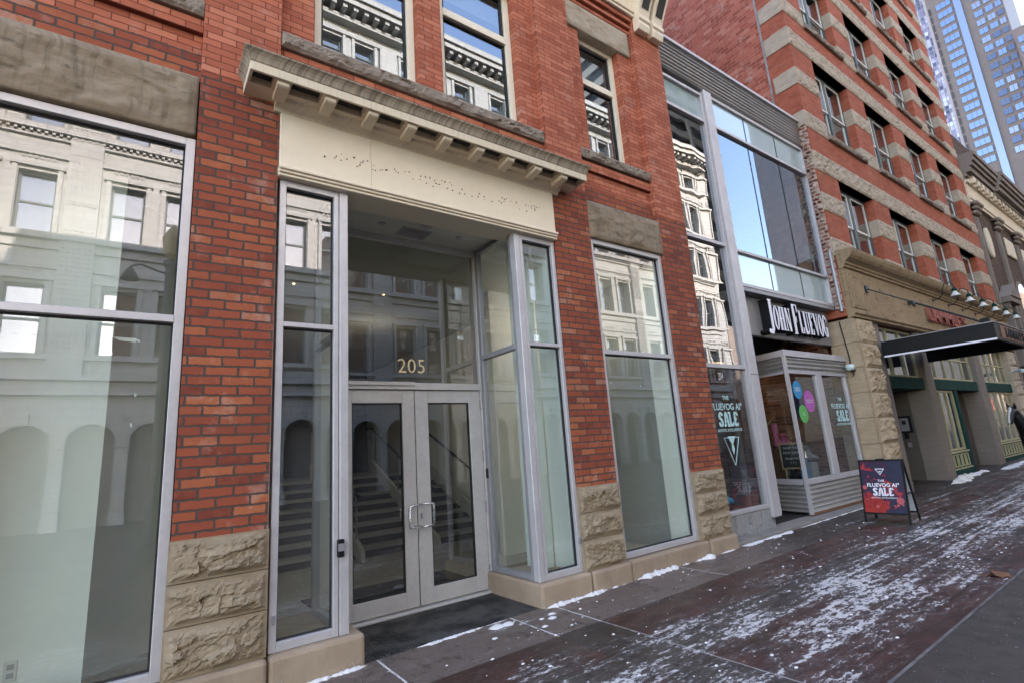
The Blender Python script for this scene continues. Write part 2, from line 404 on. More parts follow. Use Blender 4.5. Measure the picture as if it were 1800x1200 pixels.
def corr(m, x0, x1, y, z0, z1, pitch=.06, amp=.014, back=.05):
    """corrugated sheet with horizontal flutes, facing -y"""
    n = max(8, int((z1 - z0) / pitch * 8)); prof = []
    for i in range(n + 1):
        z = z0 + (z1 - z0) * i / n; prof.append((y - amp * math.cos(2 * math.pi * (z - z0) / pitch), z))
    vs = [(x0, a, b) for a, b in prof] + [(x1, a, b) for a, b in prof] + [(x0, y + back, b) for a, b in prof] + [(x1, y + back, b) for a, b in prof]
    k = n + 1; fs = []
    for i in range(n):
        fs += [(i, k + i, k + i + 1, i + 1), (2 * k + i, 2 * k + i + 1, 3 * k + i + 1, 3 * k + i), (i, i + 1, 2 * k + i + 1, 2 * k + i), (k + i, 3 * k + i, 3 * k + i + 1, k + i + 1)]
    fs += [(0, 2 * k, 3 * k, k), (n, k + n, 3 * k + n, 2 * k + n)]
    return m.add(vs, fs)

def frame_rect(m, x0, x1, z0, z1, w, y0, y1, wb=None, wt=None, wl=None, wr=None):
    wb = wb or w; wt = wt or w; wl = wl or w; wr = wr or w
    m.box(x0, x0 + wl, y0, y1, z0, z1); m.box(x1 - wr, x1, y0, y1, z0, z1)
    m.box(x0 + wl, x1 - wr, y0 + .001, y1, z0, z0 + wb); m.box(x0 + wl, x1 - wr, y0 + .001, y1, z1 - wt, z1); return m
def pane(x0, x1, y, z0, z1): return MB().box(x0, x1, y, y + .0005, z0, z1) if False else MB().quad((x0, y, z0), (x1, y, z0), (x1, y, z1), (x0, y, z1))
def gz(x): return .005 + .009 * x
# ================================================================== brick building with the entrance
br = thing('brick_building', 'red brick building with stone piers and a recessed double-door entrance numbered 205', 'building', (2.3, 0, 0))
PIERS = [(-1.83, -1.18), (.21, .79), (3.80, 4.39), (5.78, 6.43)]
ZS = 4.62
for a, b in PIERS: MB().box(a, b, 0, .45, 1.078, ZS).build('brick_pier', 'brick_old', br)
MB().box(-1.18, .21, .05, .45, 4.55, 4.80).build('wall', 'brick_old', br); MB().box(4.39, 5.78, .07, .45, 4.52, 4.78).build('wall', 'brick_old', br)
w = mb()
for a, b in PIERS: w.box(a, b, 0.0, .45, ZS, 7.92)
def upper(a, b, ops, z0):
    zc = 5.13
    w.box(a, b, .09, .40, z0, 5.00); w.box(a, b, .045, .40, 5.00, zc)
    edges = [a] + [e for o in ops for e in o] + [b]
    for i in range(0, len(edges), 2): w.box(edges[i], edges[i + 1], .09, .40, zc, 7.92)
upper(-1.18, .21, [(-.88, -.07)], 4.80); upper(.79, 3.80, [(1.095, 2.17), (2.46, 3.52)], 4.46); upper(4.39, 5.78, [(4.67, 5.48)], 4.78)
for a, b in ((-.88, -.07), (1.095, 2.17), (2.46, 3.52), (4.67, 5.48)): w.box(a, b, .091, .40, 7.62, 7.92)
for a, b in ((-1.18, .21), (.79, 3.80), (4.39, 5.78)):              # corbelled courses under the belt cornice
    for k, (zz, yy) in enumerate(((7.66, .055), (7.75, .02), (7.84, -.015))): w.box(a, b, yy, .089, zz, zz + .06)
w.box(-1.83, 6.43, .0, .45, 7.92, 15.3)  # unseen storeys, height set so their shadow crosses the opposite facade
w.build('wall', 'brick_pressed', br, bevel=.004)
s = mb(); s.box(-1.83, -1.5, .45, 12, 0, 15.3).box(6.10, 6.43, .45, 12, 0, 15.3).box(-1.5, 6.10, 11.7, 12, 0, 15.3)
s.build('wall', 'brick_side', br)
MB().box(-1.5, 6.10, .45, 11.7, 15.0, 15.2).build('roof', 'roof_grey', br)

# stone base blocks, lintels, sills, plinth
sd = 1
for a, b in PIERS:
    for z0, z1 in ((.245, .543), (.549, .808), (.814, 1.078)):
        sd += 1; m = mb(); rock(m, a - .012, b + .008, z0, z1, -.012, .055, sd, .0095, .018, .3, 1.2); m.build('stone_block', 'sandstone', br, smooth=False)
for (a, b, z0, z1, se) in ((-1.18, .200, 4.035, 4.55, 21), (4.39, 5.80, 4.022, 4.52, 22)):
    m = mb(); rock(m, a, b, z0, z1, .0, .035, se, .022, .02, .4, .4); m.build('lintel', 'stone_dark', br, smooth=True)
for (a, b, z0, z1) in ((-1.0, .05, 7.22, 7.62), (4.39, 5.74, 7.24, 7.655)):
    m = mb(); rock(m, a, b, z0, z1, .06, .03, a + 3, .025, .02, .3, .5); m.build('lintel', 'stone_grey', br, smooth=True)
for (a, b) in ((1.0, 2.3), (2.36, 3.62)):
    m = mb(); rock(m, a, b, 7.25, 7.655, .06, .03, a, .03, .02, .3, .5); m.build('lintel', 'stone_grey', br, smooth=True)
for (a, b, z0, z1) in ((-1.18, .205, 5.135, 5.29), (.795, 3.795, 5.135, 5.29), (4.395, 5.775, 5.15, 5.285)):
    m = mb(); rock(m, a, b, z0, z1, .015, .04, a + 9, .014, .008, .35, .7); m.build('sill', 'stone_sill', br)
for x0, x1, y0, y1 in ((-1.83, -1.2, -.07, .3), (-1.19, .165, -.05, .3), (.175, .80, -.065, .3), (.808, 1.478, -.055, .95), (3.178, 3.84, -.055, .95), (3.85, 4.425, -.065, .3), (4.435, 5.87, -.05, .3), (5.88, 6.465, -.07, .3)):
    MB().box(x0, x1, y0, y1, -.15, .243).build('plinth', 'sandstone_smooth', br, bevel=.028, seg=2)

# frieze and cornice over the entrance
fz = MB().box(.797, 1.58, -.03, .3, 3.935, 4.44).box(1.583, 3.795, -.03, .3, 3.935, 4.44).box(1.57, 1.59, -.022, .3, 3.936, 4.439)
fz = fz.build('frieze', 'cream_panel', br, bevel=.003)
m = mb()
for zz, yy, h in ((3.850, -.045, .024), (3.877, -.06, .022), (3.902, -.075, .030)): m.box(.79, 3.80, yy, .29, zz, zz + h)
m.build('moulding', 'cream_panel', fz, bevel=.006)
m = mb(); rnd = random.Random(3); x = 1.13
while x < 3.53:                                                     # stud holes left by removed lettering
    for k in range(rnd.choice((1, 2, 2, 3))):
        xx = x + rnd.uniform(0, .05); zz = 4.165 + rnd.choice((-.035, 0, .035)) + rnd.uniform(-.012, .012); r_ = rnd.uniform(.004, .008)
        m.prism([(xx + r_ * math.cos(a), zz + r_ * math.sin(a)) for a in [i * math.pi / 3 for i in range(6)]], 'y', -.0335, -.03)
    x += rnd.choice((.04, .045, .05, .09))
m.build('stud_hole', 'gasket', fz); kids(fz)[-1]['kind'] = 'stuff'
X0, X1 = .51, 4.085
cn = mb()
cn.box(X0, X1, -.335, -.312, 4.527, 4.605)                             # fascia rail
cn.box(X0, X1, -.172, .09, 4.527, 4.605)
bx = [.757 + .375 * i for i in range(9)]
ed = [X0] + bx + [X1]
for c in bx: cn.box(c - .068, c + .068, -.312, -.172, 4.5275, 4.604)
cn.box(X0, X0 + .025, -.312, -.172, 4.5275, 4.604).box(X1 - .025, X1, -.312, -.172, 4.5275, 4.604)
cn = cn.build('cornice', 'cream', br, bevel=.003)
def flare(m, x0, x1, pr):
    """crown moulding with mitred returns: profile given as (outward offset, z)"""
    n = len(pr); vs = []; fs = []
    for (o, z) in pr:
        vs += [(x0 - o, .09, z), (x0 - o, -.335 - o, z), (x1 + o, -.335 - o, z), (x1 + o, .09, z)]
    for i in range(n - 1):
        for k in range(3): fs.append((i * 4 + k, i * 4 + k + 1, (i + 1) * 4 + k + 1, (i + 1) * 4 + k))
    fs += [(0, 1, 2, 3), tuple((n - 1) * 4 + k for k in (3, 2, 1, 0)), tuple([i * 4 for i in range(n)] + []) , tuple([i * 4 + 3 for i in range(n - 1, -1, -1)])]
    return m.add(vs, fs)
flare(mb(), X0, X1, [(0.001, 4.606), (.006, 4.614), (.010, 4.634), (.018, 4.656), (.032, 4.676), (.044, 4.687), (.048, 4.692), (.048, 4.702), (.02, 4.712)]).build('crown_moulding', 'cream_stained', cn)
MB().box(X0 + .012, X1 - .012, -.311, -.173, 4.59, 4.6035).build('coffer', 'coffer', cn)
bp = [(-.03, 4.440), (-.035, 4.455), (-.05, 4.47), (-.075, 4.485), (-.10, 4.50), (-.115, 4.526), (.089, 4.526), (.089, 4.440)]
MB().prism(bp, 'x', .745, 3.885).build('bed_moulding', 'cream', cn)
for c in bx: MB().prism([(-.308, 4.5265), (-.308, 4.494), (-.29, 4.482), (-.12, 4.462), (-.116, 4.5265)], 'x', c - .046, c + .046).build('modillion', 'cream', cn, bevel=.004)

# belt cornice at the top with paired scroll brackets
bc = mb()
for zz, h, yy in ((7.935, .05, -.05), (7.985, .035, -.075), (8.02, .06, -.045), (8.08, .50, -.03), (8.58, .06, -.07), (8.64, .05, -.11)): bc.box(-1.83, 6.43, yy, -.0005, zz, zz + h)
bc.box(-1.95, 6.50, -.52, -.0005, 8.86, 8.98).box(-2.0, 6.56, -.58, -.0005, 8.98, 9.12)
bc = bc.build('belt_cornice', 'cream_panel', br, bevel=.008)
for x0 in (-1.75, -1.42, .26, .55, 3.86, 4.15, 5.83, 6.155):
    pr = [(-.05, 7.70), (-.10, 7.70), (-.13, 7.78), (-.12, 7.84), (-.15, 7.86), (-.15, 7.92), (-.13, 7.94), (-.14, 7.97), (-.16, 8.03), (-.22, 8.16), (-.30, 8.30), (-.36, 8.42), (-.41, 8.50), (-.42, 8.60), (-.50, 8.65), (-.50, 8.86), (-.0005, 8.86), (-.0005, 7.70)]
    b_ = MB().prism(pr, 'x', x0, x0 + .255).build('bracket', 'cream_panel', bc, bevel=.006)
    pn = [(-.168, 8.045), (-.222, 8.16), (-.358, 8.41)]
    m = mb(); vs = [(x0 + .05, y - .004, z) for y, z in pn] + [(x0 + .205, y - .004, z) for y, z in pn]
    m.add(vs, [(0, 3, 4, 1), (1, 4, 5, 2)]); k_ = m.build('bracket_panel', 'coffer', bc)

# upper windows
def upper_window(x0, x1, z0, z1, yf, tr):
    f = mb(); frame_rect(f, x0, x1, z0, z1, .085, yf, yf + .08)
    f.box(x0 + .085, x1 - .085, yf - .004, yf + .08, tr, tr + .10)
    f = f.build('window', 'cream_frame', br, bevel=.004)
    sh = mb(); frame_rect(sh, x0 + .086, x1 - .086, z0 + .086, tr - .001, .022, yf + .03, yf + .075); frame_rect(sh, x0 + .086, x1 - .086, tr + .101, z1 - .086, .03, yf + .03, yf + .075); sh.build('sash', 'gasket', f)
    pane(x0 + .1, x1 - .1, yf + .05, z0 + .1, tr).build('pane', 'glass_upper', f); pane(x0 + .1, x1 - .1, yf + .052, tr + .1, z1 - .1).build('pane', 'glass_upper', f)
for x0, x1, z0, yf in ((-.88, -.07, 5.27, .20), (1.095, 2.17, 5.285, .18), (2.46, 3.52, 5.285, .18), (4.67, 5.48, 5.27, .20)):
    upper_window(x0, x1, z0, 7.26 if yf > .19 else 7.28, yf, 6.50)

# shop windows either side of the entrance
def shop_window(name, x0, x1, wl=.062, wr=.062, glass='glass_shop'):
    f = mb(); frame_rect(f, x0, x1, .252, 4.02, .06, .03, .13, wl=wl, wr=wr); f.box(x0 + wl, x1 - wr, .027, .13, 2.555, 2.607)
    f = f.build(name, 'alu', br, bevel=.003)
    g = mb(); frame_rect(g, x0 + wl, x1 - wr, .312, 2.554, .012, .075, .10); frame_rect(g, x0 + wl, x1 - wr, 2.608, 3.96, .012, .075, .10); g.build('gasket', 'gasket', f)
    pane(x0 + wl, x1 - wr, .085, .31, 2.56).build('pane', glass, f); pane(x0 + wl, x1 - wr, .087, 2.6, 3.965).build('pane', glass, f); return f
shop_window('shop_window', -1.18, .205); shop_window('shop_window', 4.395, 5.775)
kf = [o for o in kids(br) if o.name.startswith('shop_window')]
for q in ((-.69, 2.43, .03, .012), (-.60, 2.43, .025, .012), (-.19, 2.44, .13, .03), (-.06, 2.43, .02, .02), (-.05, 2.06, .012, .03), (-.06, 1.86, .012, .03), (4.50, 2.55, .02, .02), (4.88, 2.54, .015, .02), (5.10, 2.53, .02, .015), (5.60, 2.49, .02, .02), (4.55, 2.23, .018, .025), (5.08, 2.2, .018, .025), (5.62, 2.17, .018, .025)):
    x, z, w_, h_ = q
    MB().prism([(x, z), (x + w_, z - .004), (x + w_ * .96, z - h_), (x + w_ * .25, z - h_ * .8)], 'y', .0885, .0895).build('tape_scrap', 'outlet', kf[0] if x < 2 else kf[1])
def side_window(name, x0, x1, wl, wr):
    f = mb(); frame_rect(f, x0, x1, .246, 3.845, .06, .02, .12, wl=wl, wr=wr, wt=.055); f.box(x0 + wl, x1 - wr, .017, .12, 2.585, 2.625)
    f = f.build(name, 'alu', br, bevel=.003)
    g = mb(); frame_rect(g, x0 + wl, x1 - wr, .306, 2.584, .01, .06, .09); frame_rect(g, x0 + wl, x1 - wr, 2.626, 3.79, .01, .06, .09); g.build('gasket', 'gasket', f)
    pane(x0 + wl, x1 - wr, .075, .3, 2.59).build('pane', 'glass_shop', f); pane(x0 + wl, x1 - wr, .077, 2.62, 3.795).build('pane', 'glass_shop', f); return f
side_window('sidelight', .815, 1.30, .052, .040); side_window('sidelight', 3.285, 3.79, .040, .045)
def post(x0, x1):
    return MB().box(x0, x1, .012, .10, .246, 3.848).build('corner_post', 'alu', br, bevel=.004)
post(1.306, 1.378); post(3.212, 3.279)
def return_window(xc, s_):
    f = mb()
    for y0, y1 in ((.102, .15), (.80, .86)): f.box(xc - .03, xc + .03, y0, y1, .246, 3.925)
    f.box(xc - .03, xc + .03, .15, .80, .246, .30).box(xc - .03, xc + .03, .15, .80, 3.87, 3.925).box(xc - .032, xc + .032, .15, .80, 2.565, 2.62)
    f = f.build('return_window', 'alu_dark', br, bevel=.003)
    for z0, z1 in ((.3, 2.57), (2.61, 3.875)): MB().quad((xc, .14, z0), (xc, .81, z0), (xc, .81, z1), (xc, .14, z1)).build('pane', 'glass_shop', f)
return_window(1.345, 1); return_window(3.245, -1)

# doors
df = MB().box(1.38, 1.552, .87, .97, .05, 3.93).box(3.206, 3.30, .87, .97, .05, 3.93).box(1.552, 3.206, .868, .972, 2.218, 2.292).box(1.552, 3.206, .87, .97, 3.86, 3.93).box(1.60, 2.372, .850, .868, 2.258, 2.296)
df = df.build('door_frame', 'alu_door', br, bevel=.003)
pane(1.54, 3.21, .92, 2.28, 3.87).build('transom_pane', 'glass_door', df)
MB().box(1.50, 3.26, .83, 1.0, -.02, .052).build('threshold', 'alu_door', df, bevel=.006)
def door(x0, x1, gx0, gx1, hx):
    d = MB().box(x0, gx0, .895, .945, .062, 2.212).box(gx1, x1, .895, .945, .062, 2.212).box(gx0, gx1, .8955, .9445, .062, .215).box(gx0, gx1, .8955, .9445, 2.077, 2.212)
    d = d.build('door', 'alu_door', br, bevel=.003)
    g = mb(); frame_rect(g, gx0, gx1, .215, 2.077, .012, .905, .935); g.build('gasket', 'gasket', d)
    pane(gx0, gx1, .92, .21, 2.08).build('pane', 'glass_door', d)
    c = 1 if hx > 2.4 else -1
    xe = 2.405 if c > 0 else 2.345
    MB().tube([(xe, .895, 1.03), (xe, .83, 1.035), (xe + .012 * c, .815, 1.035), (hx, .815, 1.03), (hx + .006 * c, .815, 1.015), (hx + .006 * c, .815, .835), (hx, .815, .82), (xe + .012 * c, .815, .815), (xe, .83, .815), (xe, .895, .82)], .0115, 10).build('pull_handle', 'steel', d, smooth=True)
    return d
d1 = door(1.556, 2.371, 1.70, 2.233, 2.257); d2 = door(2.383, 3.202, 2.533, 3.05, 2.515)
MB().box(2.40, 2.435, .885, .896, .885, .945).build('lock', 'steel', d2, bevel=.003)
for z in (2.05, 1.47, .92, .25): MB().tube([(3.206, .888, z - .06), (3.206, .888, z + .06)], .012, 8).build('hinge', 'alu_dark', df)
text_part('house_number', '205', .222, (2.365, .914, 2.405), 'gold', br, extrude=.003, offset=-.0015, sx=.97, spacing=1.06)
MB().box(1.285, 1.335, -.012, .02, .80, .93).build('card_reader', 'black_paint', br, bevel=.006)
MB().box(1.288, 1.332, -.015, -.011, .845, .90).build('reader_plate', 'alu_dark', br)
MB().box(3.21, 3.262, .815, .868, 1.22, 1.33).build('door_button', 'black_paint', br, bevel=.006)
for xx, zz in ((.842, .46), (3.762, .55)):
    MB().box(xx - .008, xx + .008, .002, .02, zz - .03, zz + .03).build('frame_latch', 'alu_dark', br, bevel=.003)
# recess ceiling and fittings
rc = MB().box(1.378, 3.285, .102, 1.0, 3.93, 4.4).box(1.306, 3.285, -.02, .102, 3.852, 4.4).build('recess_ceiling', 'soffit', br)
v = mb(); frame_rect(v, 2.16, 2.50, .56, .80, .02, 0, .012); v.v = [(x, z, 3.918 + y) for x, y, z in v.v]
for k in range(9): v.box(2.18, 2.48, .585 + k * .023, .592 + k * .023, 3.921, 3.929)
v.build('ceiling_vent', 'alu', rc)
for xx, yy, r_ in ((1.93, .60, .038), (2.84, .57, .038), (2.37, .43, .075)):
    MB().lathe([(r_, 0), (r_, .008), (r_ * .6, .009)], (xx, yy, 3.921), 20).build('downlight' if r_ < .05 else 'ceiling_speaker', 'alu', rc)

# interior of the ground floor
iw = mb()
iw.box(-1.48, -.212, .60, .68, .0, 3.97).prism([(-.75, .70), (-.244, 1.162), (.194, 1.56), (.74, 1.85), (.74, 1.95), (.15, 1.66), (-.30, 1.24), (-.80, .80)], 'z', .0, 3.97).box(-1.495, -1.482, .14, .8, .06, 3.96)  # last box is an unseen white lining added to bounce light
iw.box(.66, .74, 1.95, 11.6, .0, 3.97).box(5.2, 5.28, 2.3, 11.6, .0, 3.97).box(4.3, 6.1, 2.22, 2.3, .0, 3.97).box(.74, 5.2, 10.2, 10.3, .0, 3.97)
iw.build('interior_wall', 'white_wall', br)
MB().box(3.62, 3.76, .45, .75, .06, 3.96).box(.86, .93, .5, .9, .06, 3.96).build('interior_column', 'white_wall', br)
MB().box(6.02, 6.09, .46, 2.2, .06, 3.96).build('interior_wall', 'interior_grey', br)
MB().box(-1.5, 6.1, 1.0, 11.7, -.1, .06).box(-1.5, 1.34, .14, 1.0, -.1, .059).box(3.27, 6.1, .14, 1.0, -.1, .059).build('interior_floor', 'floor_tile', br)
cl = MB().box(-1.5, 6.1, 1.0, 11.6, 3.97, 4.3).box(-1.5, 1.3, .40, 1.0, 3.971, 4.3).box(3.3, 6.1, .40, 1.0, 3.971, 4.3).build('interior_ceiling', 'ceiling_tile', br)
for xx, yy in ((1.6, 3.0), (2.9, 3.0), (1.6, 5.2), (2.9, 5.2), (2.2, 7.5), (5.1, 1.5)):  # lobby spots; the last is a fixture added for the right room
    MB().lathe([(.016, 0), (.016, .012)], (xx, yy, 3.957), 14).build('ceiling_lamp', 'lamp_warm', cl)
def lamp(name, x, y, z, w, col=(1, .95, .86), r_=.06):
    l = bpy.data.lights.new(name, 'POINT'); l.energy = w; l.color = col; l.shadow_soft_size = r_
    o = bpy.data.objects.new(name, l); COL.objects.link(o); o.location = (x, y, z); return o
for x, y, w_ in ((-1.35, .33, 2.2), (3.3, 4.6, 1.3), (5.1, 1.5, 1.4)): lamp('interior_fill_light', x, y, 3.85 if x < 0 else 3.3, w_)  # added fill lights that brighten the rooms; lit spots belong to the lobby only
MB().lathe([(.028, 0), (.028, .012)], (-1.0, .35, 3.957), 14).build('ceiling_lamp', 'lamp_warm', cl)  # unseen fixture added to go with the left room's fill light
MB().box(-1.0, -.215, .588, .60, .06, .10).build('skirting', 'interior_grey', br)
MB().box(-.60, -.535, .592, .60, .31, .43).build('wall_outlet', 'outlet', br, bevel=.004)
for zz in (.345, .395):
    MB().box(-.585, -.55, .589, .592, zz - .014, zz + .014).build('socket', 'interior_grey', br)
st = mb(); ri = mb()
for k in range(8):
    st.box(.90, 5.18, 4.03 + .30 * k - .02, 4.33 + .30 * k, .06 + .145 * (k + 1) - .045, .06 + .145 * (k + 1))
    ri.box(.90, 5.18, 4.05 + .30 * k, 4.06 + .30 * k, .06 + .145 * k, .06 + .145 * (k + 1) - .045)  # dark boards standing in for the open, shaded gaps between treads
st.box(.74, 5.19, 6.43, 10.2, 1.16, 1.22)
sp = st.build('staircase', 'stair_tread', br); ri.build('tread_gap', 'tread_gap_dark', sp)
for xx in (1.55, 2.76, 4.0, 5.12):
    MB().prism([(3.60, .06), (3.75, .06), (6.5, 1.28), (6.5, 1.52), (3.62, .24)], 'x', xx - .03, xx + .03).build('stringer', 'white_paint', sp)
    MB().tube([(xx, 3.7, .98), (xx, 3.95, 1.02), (xx, 6.5, 2.18), (xx, 6.8, 2.18)], .022, 8).build('handrail', 'black_paint', sp)
    for yy in (3.9, 5.2, 6.45): MB().box(xx - .012, xx + .012, yy - .012, yy + .012, .2, 1.0 + max(0, (yy - 3.95)) * .455).build('baluster', 'alu_dark', sp)
MB().box(.74, 5.2, 10.1, 10.18, 1.22, 3.97).build('interior_wall', 'interior_dark', br)
MB().box(1.55, 3.3, 1.05, 2.15, .06, .072).build('entrance_carpet', 'black_matte', br)
for x0, x1 in ((5.764, 5.779), (3.782, 3.799), (.792, .806), (.211, .222)): MB().box(x0, x1, .131, .452, .06, 3.96).build('jamb_lining', 'white_wall', br)
# upper floor rooms behind the windows
MB().box(-1.5, 6.1, .45, 8, 4.5, 4.6).box(-1.5, 6.1, .45, 8, 8.0, 8.1).box(-1.5, 6.1, 4.0, 4.1, 4.6, 8.0).build('interior_floor', 'interior_grey', br)
MB().box(2.2, 2.3, .45, 4, 4.6, 8.0).box(3.9, 4.0, .45, 4, 4.6, 8.0).build('interior_wall', 'interior_grey', br)
MB().box(1.10, 2.16, .34, .35, 6.62, 7.2).box(4.68, 5.47, .36, .37, 6.62, 7.2).box(2.47, 3.51, .34, .35, 6.9, 7.2).build('roller_blind', 'blind', br)
# ================================================================== glass-fronted shop
sh = thing('glass_shop_building', 'two-storey glass and corrugated metal shop front between the two brick buildings', 'shop', (9.0, .2, .08))
SY = .2
# corrugated fascia on top
m = mb(); corr(m, 6.44, 11.545, SY - .02, 7.58, 8.20, .078, .020, .2); fa = m.build('corrugated_fascia', 'corrugated', sh)
MB().box(6.44, 11.545, SY - .07, SY + .3, 8.205, 8.26).build('coping', 'alu', fa)
MB().box(6.44, 11.545, SY + .2, 9, 8.1, 8.2).build('roof', 'roof_grey', sh)
MB().box(6.44, 11.5, 9, 15, 0, 18.2).build('sun_block', 'brick_side', sh)  # unseen block added to keep the sun off the lower facade opposite
# post and left bay
MB().prism([(7.80, .26), (8.02, .26), (8.03, .30), (8.03, 7.575), (7.80, 7.575)], 'y', SY - .06, SY + .12).build('post', 'alu', sh, bevel=.006)
MB().box(7.795, 8.035, SY - .063, SY - .058, 2.42, 2.428).build('post_joint', 'gasket', sh)
f = mb(); frame_rect(f, 6.44, 7.80, .40, 7.50, .055, SY - .02, SY + .08)
for z in (2.535, 4.60, 6.93): f.box(6.495, 7.745, SY - .024, SY + .08, z - .03, z + .03)
f = f.build('shop_window', 'alu', sh, bevel=.004)
pane(6.49, 7.75, SY + .03, .44, 2.53).build('pane', 'glass_fluevog', f)
for k, (z0, z1) in enumerate(((2.54, 4.6), (4.6, 6.93), (6.93, 7.47))): pane(6.49, 7.75, SY + .03 + .001 * k, z0, z1).build('pane', 'glass_wavy' if k < 2 else 'glass_spandrel', f)
MB().box(6.44, 7.90, SY - .01, SY + .25, -.1, .395).build('concrete_base', 'concrete', sh, bevel=.006)
MB().box(6.466, 11.50, -.04, 1.5, -.15, .115).build('apron', 'apron', sh, bevel=.005)
# upper curtain wall
GX = [8.035, 9.18, 10.33, 11.46]
f = mb(); f.box(8.03, 11.50, SY - .02, SY + .10, 3.93, 3.99).box(8.03, 11.50, SY - .03, SY + .10, 4.545, 4.595).box(8.03, 11.50, SY - .03, SY + .10, 6.90, 6.955).box(8.03, 11.50, SY - .02, SY + .10, 7.505, 7.575).box(11.44, 11.50, SY - .025, SY + .10, 3.99, 4.545).box(11.44, 11.50, SY - .025, SY + .10, 4.595, 6.90).box(11.44, 11.50, SY - .025, SY + .10, 6.955, 7.505)
f = f.build('curtain_wall', 'alu', sh, bevel=.004)
for i in range(3):
    for z0, z1, gm in ((3.99, 4.545, 'glass_spandrel'), (4.595, 6.90, 'glass_curtain'), (6.955, 7.505, 'glass_spandrel')):
        pane(GX[i] + .004, GX[i + 1] - .004, SY + .02 + .0005 * i, z0, z1).build('pane', gm, f)
for x in GX[1:3]:
    for z0, z1 in ((3.99, 4.545), (4.595, 6.90), (6.955, 7.505)): MB().box(x - .006, x + .006, SY + .012, SY + .05, z0, z1).build('joint', 'gasket', f)
# soffit, sign recess and upper room
MB().box(8.03, 11.50, SY - .01, 1.4, 3.86, 3.928).build('soffit', 'alu_dark', sh)
MB().box(6.44, 11.5, 1.2, 1.25, 4.0, 7.6).box(6.44, 11.5, .35, 5, 3.93, 3.98).build('interior_wall', 'brick_brown', sh)
MB().box(6.44, 11.5, 4.5, 4.6, .1, 3.86).box(11.35, 11.45, .45, 4.5, .1, 3.86).box(6.44, 6.5, .45, 4.5, .1, 3.86).build('interior_wall', 'brick_inside', sh)
MB().box(6.44, 11.5, 1.5, 4.5, .0, .14).box(6.5, 7.75, .34, 1.5, .116, .40).build('interior_floor', 'interior_dark', sh)
MB().box(8.05, 11.3, 1.402, 4.4, 3.0, 3.05).build('interior_ceiling', 'interior_grey', sh)
# sign
sg = thing('shop_sign', 'grey sign board with raised letters reading JOHN FLUEVOG over the shop door', 'sign', (9.9, .36, 3.15))
MB().box(8.04, 11.495, .36, .44, 3.15, 3.845).build('sign_board', 'sign_panel', sg, bevel=.004)
def serif_letter(ch, h):
    """condensed high-contrast serif capitals: thick stems, hairline joins; returns polygons (x,z) lists and advance"""
    T, t, s_ = .125, .04, .035; W = .40; P = []
    def r(x0, x1, z0, z1): P.append([(x0 * h, z0 * h), (x1 * h, z0 * h), (x1 * h, z1 * h), (x0 * h, z1 * h)])
    def serif(xc, w, z, top): r(xc - w, xc + w, z - (t if top else 0), z + (0 if top else t))
    def ring(a0, a1, cx, rx, ry, tx, ty, n=22):
        for i in range(n):
            u0 = a0 + (a1 - a0) * i / n; u1 = a0 + (a1 - a0) * (i + 1) / n
            P.append([((cx + rx * math.cos(u0)) * h, (.5 + ry * math.sin(u0)) * h), ((cx + rx * math.cos(u1)) * h, (.5 + ry * math.sin(u1)) * h),
                      ((cx + (rx - tx) * math.cos(u1)) * h, (.5 + (ry - ty) * math.sin(u1)) * h), ((cx + (rx - tx) * math.cos(u0)) * h, (.5 + (ry - ty) * math.sin(u0)) * h)])
    if ch == 'O': ring(0, 2 * math.pi, .19, .19, .52, .11, .035); return P, .38
    if ch == 'G': ring(math.pi * .22, math.pi * 1.72, .19, .19, .52, .11, .035); r(.25, .36, .0, .42); r(.20, .40, .40, .44); r(.32, .36, .70, .92); return P, .40
    if ch == 'H': r(.03, .03 + T, 0, 1); r(.27, .27 + T, 0, 1); r(.1, .3, .48, .52); [serif(x, .09, z, tp) for x in (.09, .335) for z, tp in ((0, 0), (1, 1))]; return P, .43
    if ch == 'N':
        r(.05, .05 + t, 0, 1); r(.36, .36 + t, 0, 1); P.append([(.05 * h, 1.0 * h), (.17 * h, 1.0 * h), (.40 * h, 0), (.29 * h, 0)]); serif(.07, .07, 0, 0); serif(.38, .07, 1, 1); return P, .45
    if ch == 'L': r(.04, .04 + T, 0, 1); r(.04, .32, 0, t); r(.29, .33, 0, .26); serif(.10, .09, 1, 1); return P, .36
    if ch == 'F': r(.04, .04 + T, 0, 1); r(.04, .34, 1 - t, 1); r(.31, .35, .74, 1); r(.1, .24, .48, .52); r(.22, .25, .40, .60); serif(.10, .10, 0, 0); return P, .37
    if ch == 'E': r(.04, .04 + T, 0, 1); r(.0, .32, 1 - t, 1); r(.29, .33, .76, 1); r(.1, .22, .48, .52); r(.20, .23, .40, .60); r(.0, .33, 0, t); r(.30, .34, 0, .26); return P, .37
    if ch == 'U': r(.04, .04 + T, .12, 1); r(.33, .33 + t, .12, 1); P.append([(.04 * h, .12 * h), (.37 * h, .12 * h), (.31 * h, .0), (.10 * h, -.02 * h)]); serif(.10, .09, 1, 1); serif(.35, .07, 1, 1); return P, .43
    if ch == 'V': P.append([(.0, h), (.14 * h, h), (.27 * h, 0), (.20 * h, 0)]); P.append([(.35 * h, h), (.39 * h, h), (.27 * h, 0), (.23 * h, 0)]); serif(.07, .09, 1, 1); serif(.37, .07, 1, 1); return P, .42
    if ch == 'J': r(.16, .16 + T, .02, 1); serif(.22, .10, 1, 1); P.append([(.16 * h, .06 * h), (.28 * h, .04 * h), (.20 * h, -.10 * h), (.06 * h, -.10 * h)]); P.append([((.05 + .075 * math.cos(a)) * h, (-.02 + .075 * math.sin(a)) * h) for a in [i * math.pi / 6 for i in range(12)]]); return P, .33
    return P, .15
lm = mb(); lf = mb()
cx = 0; items = []
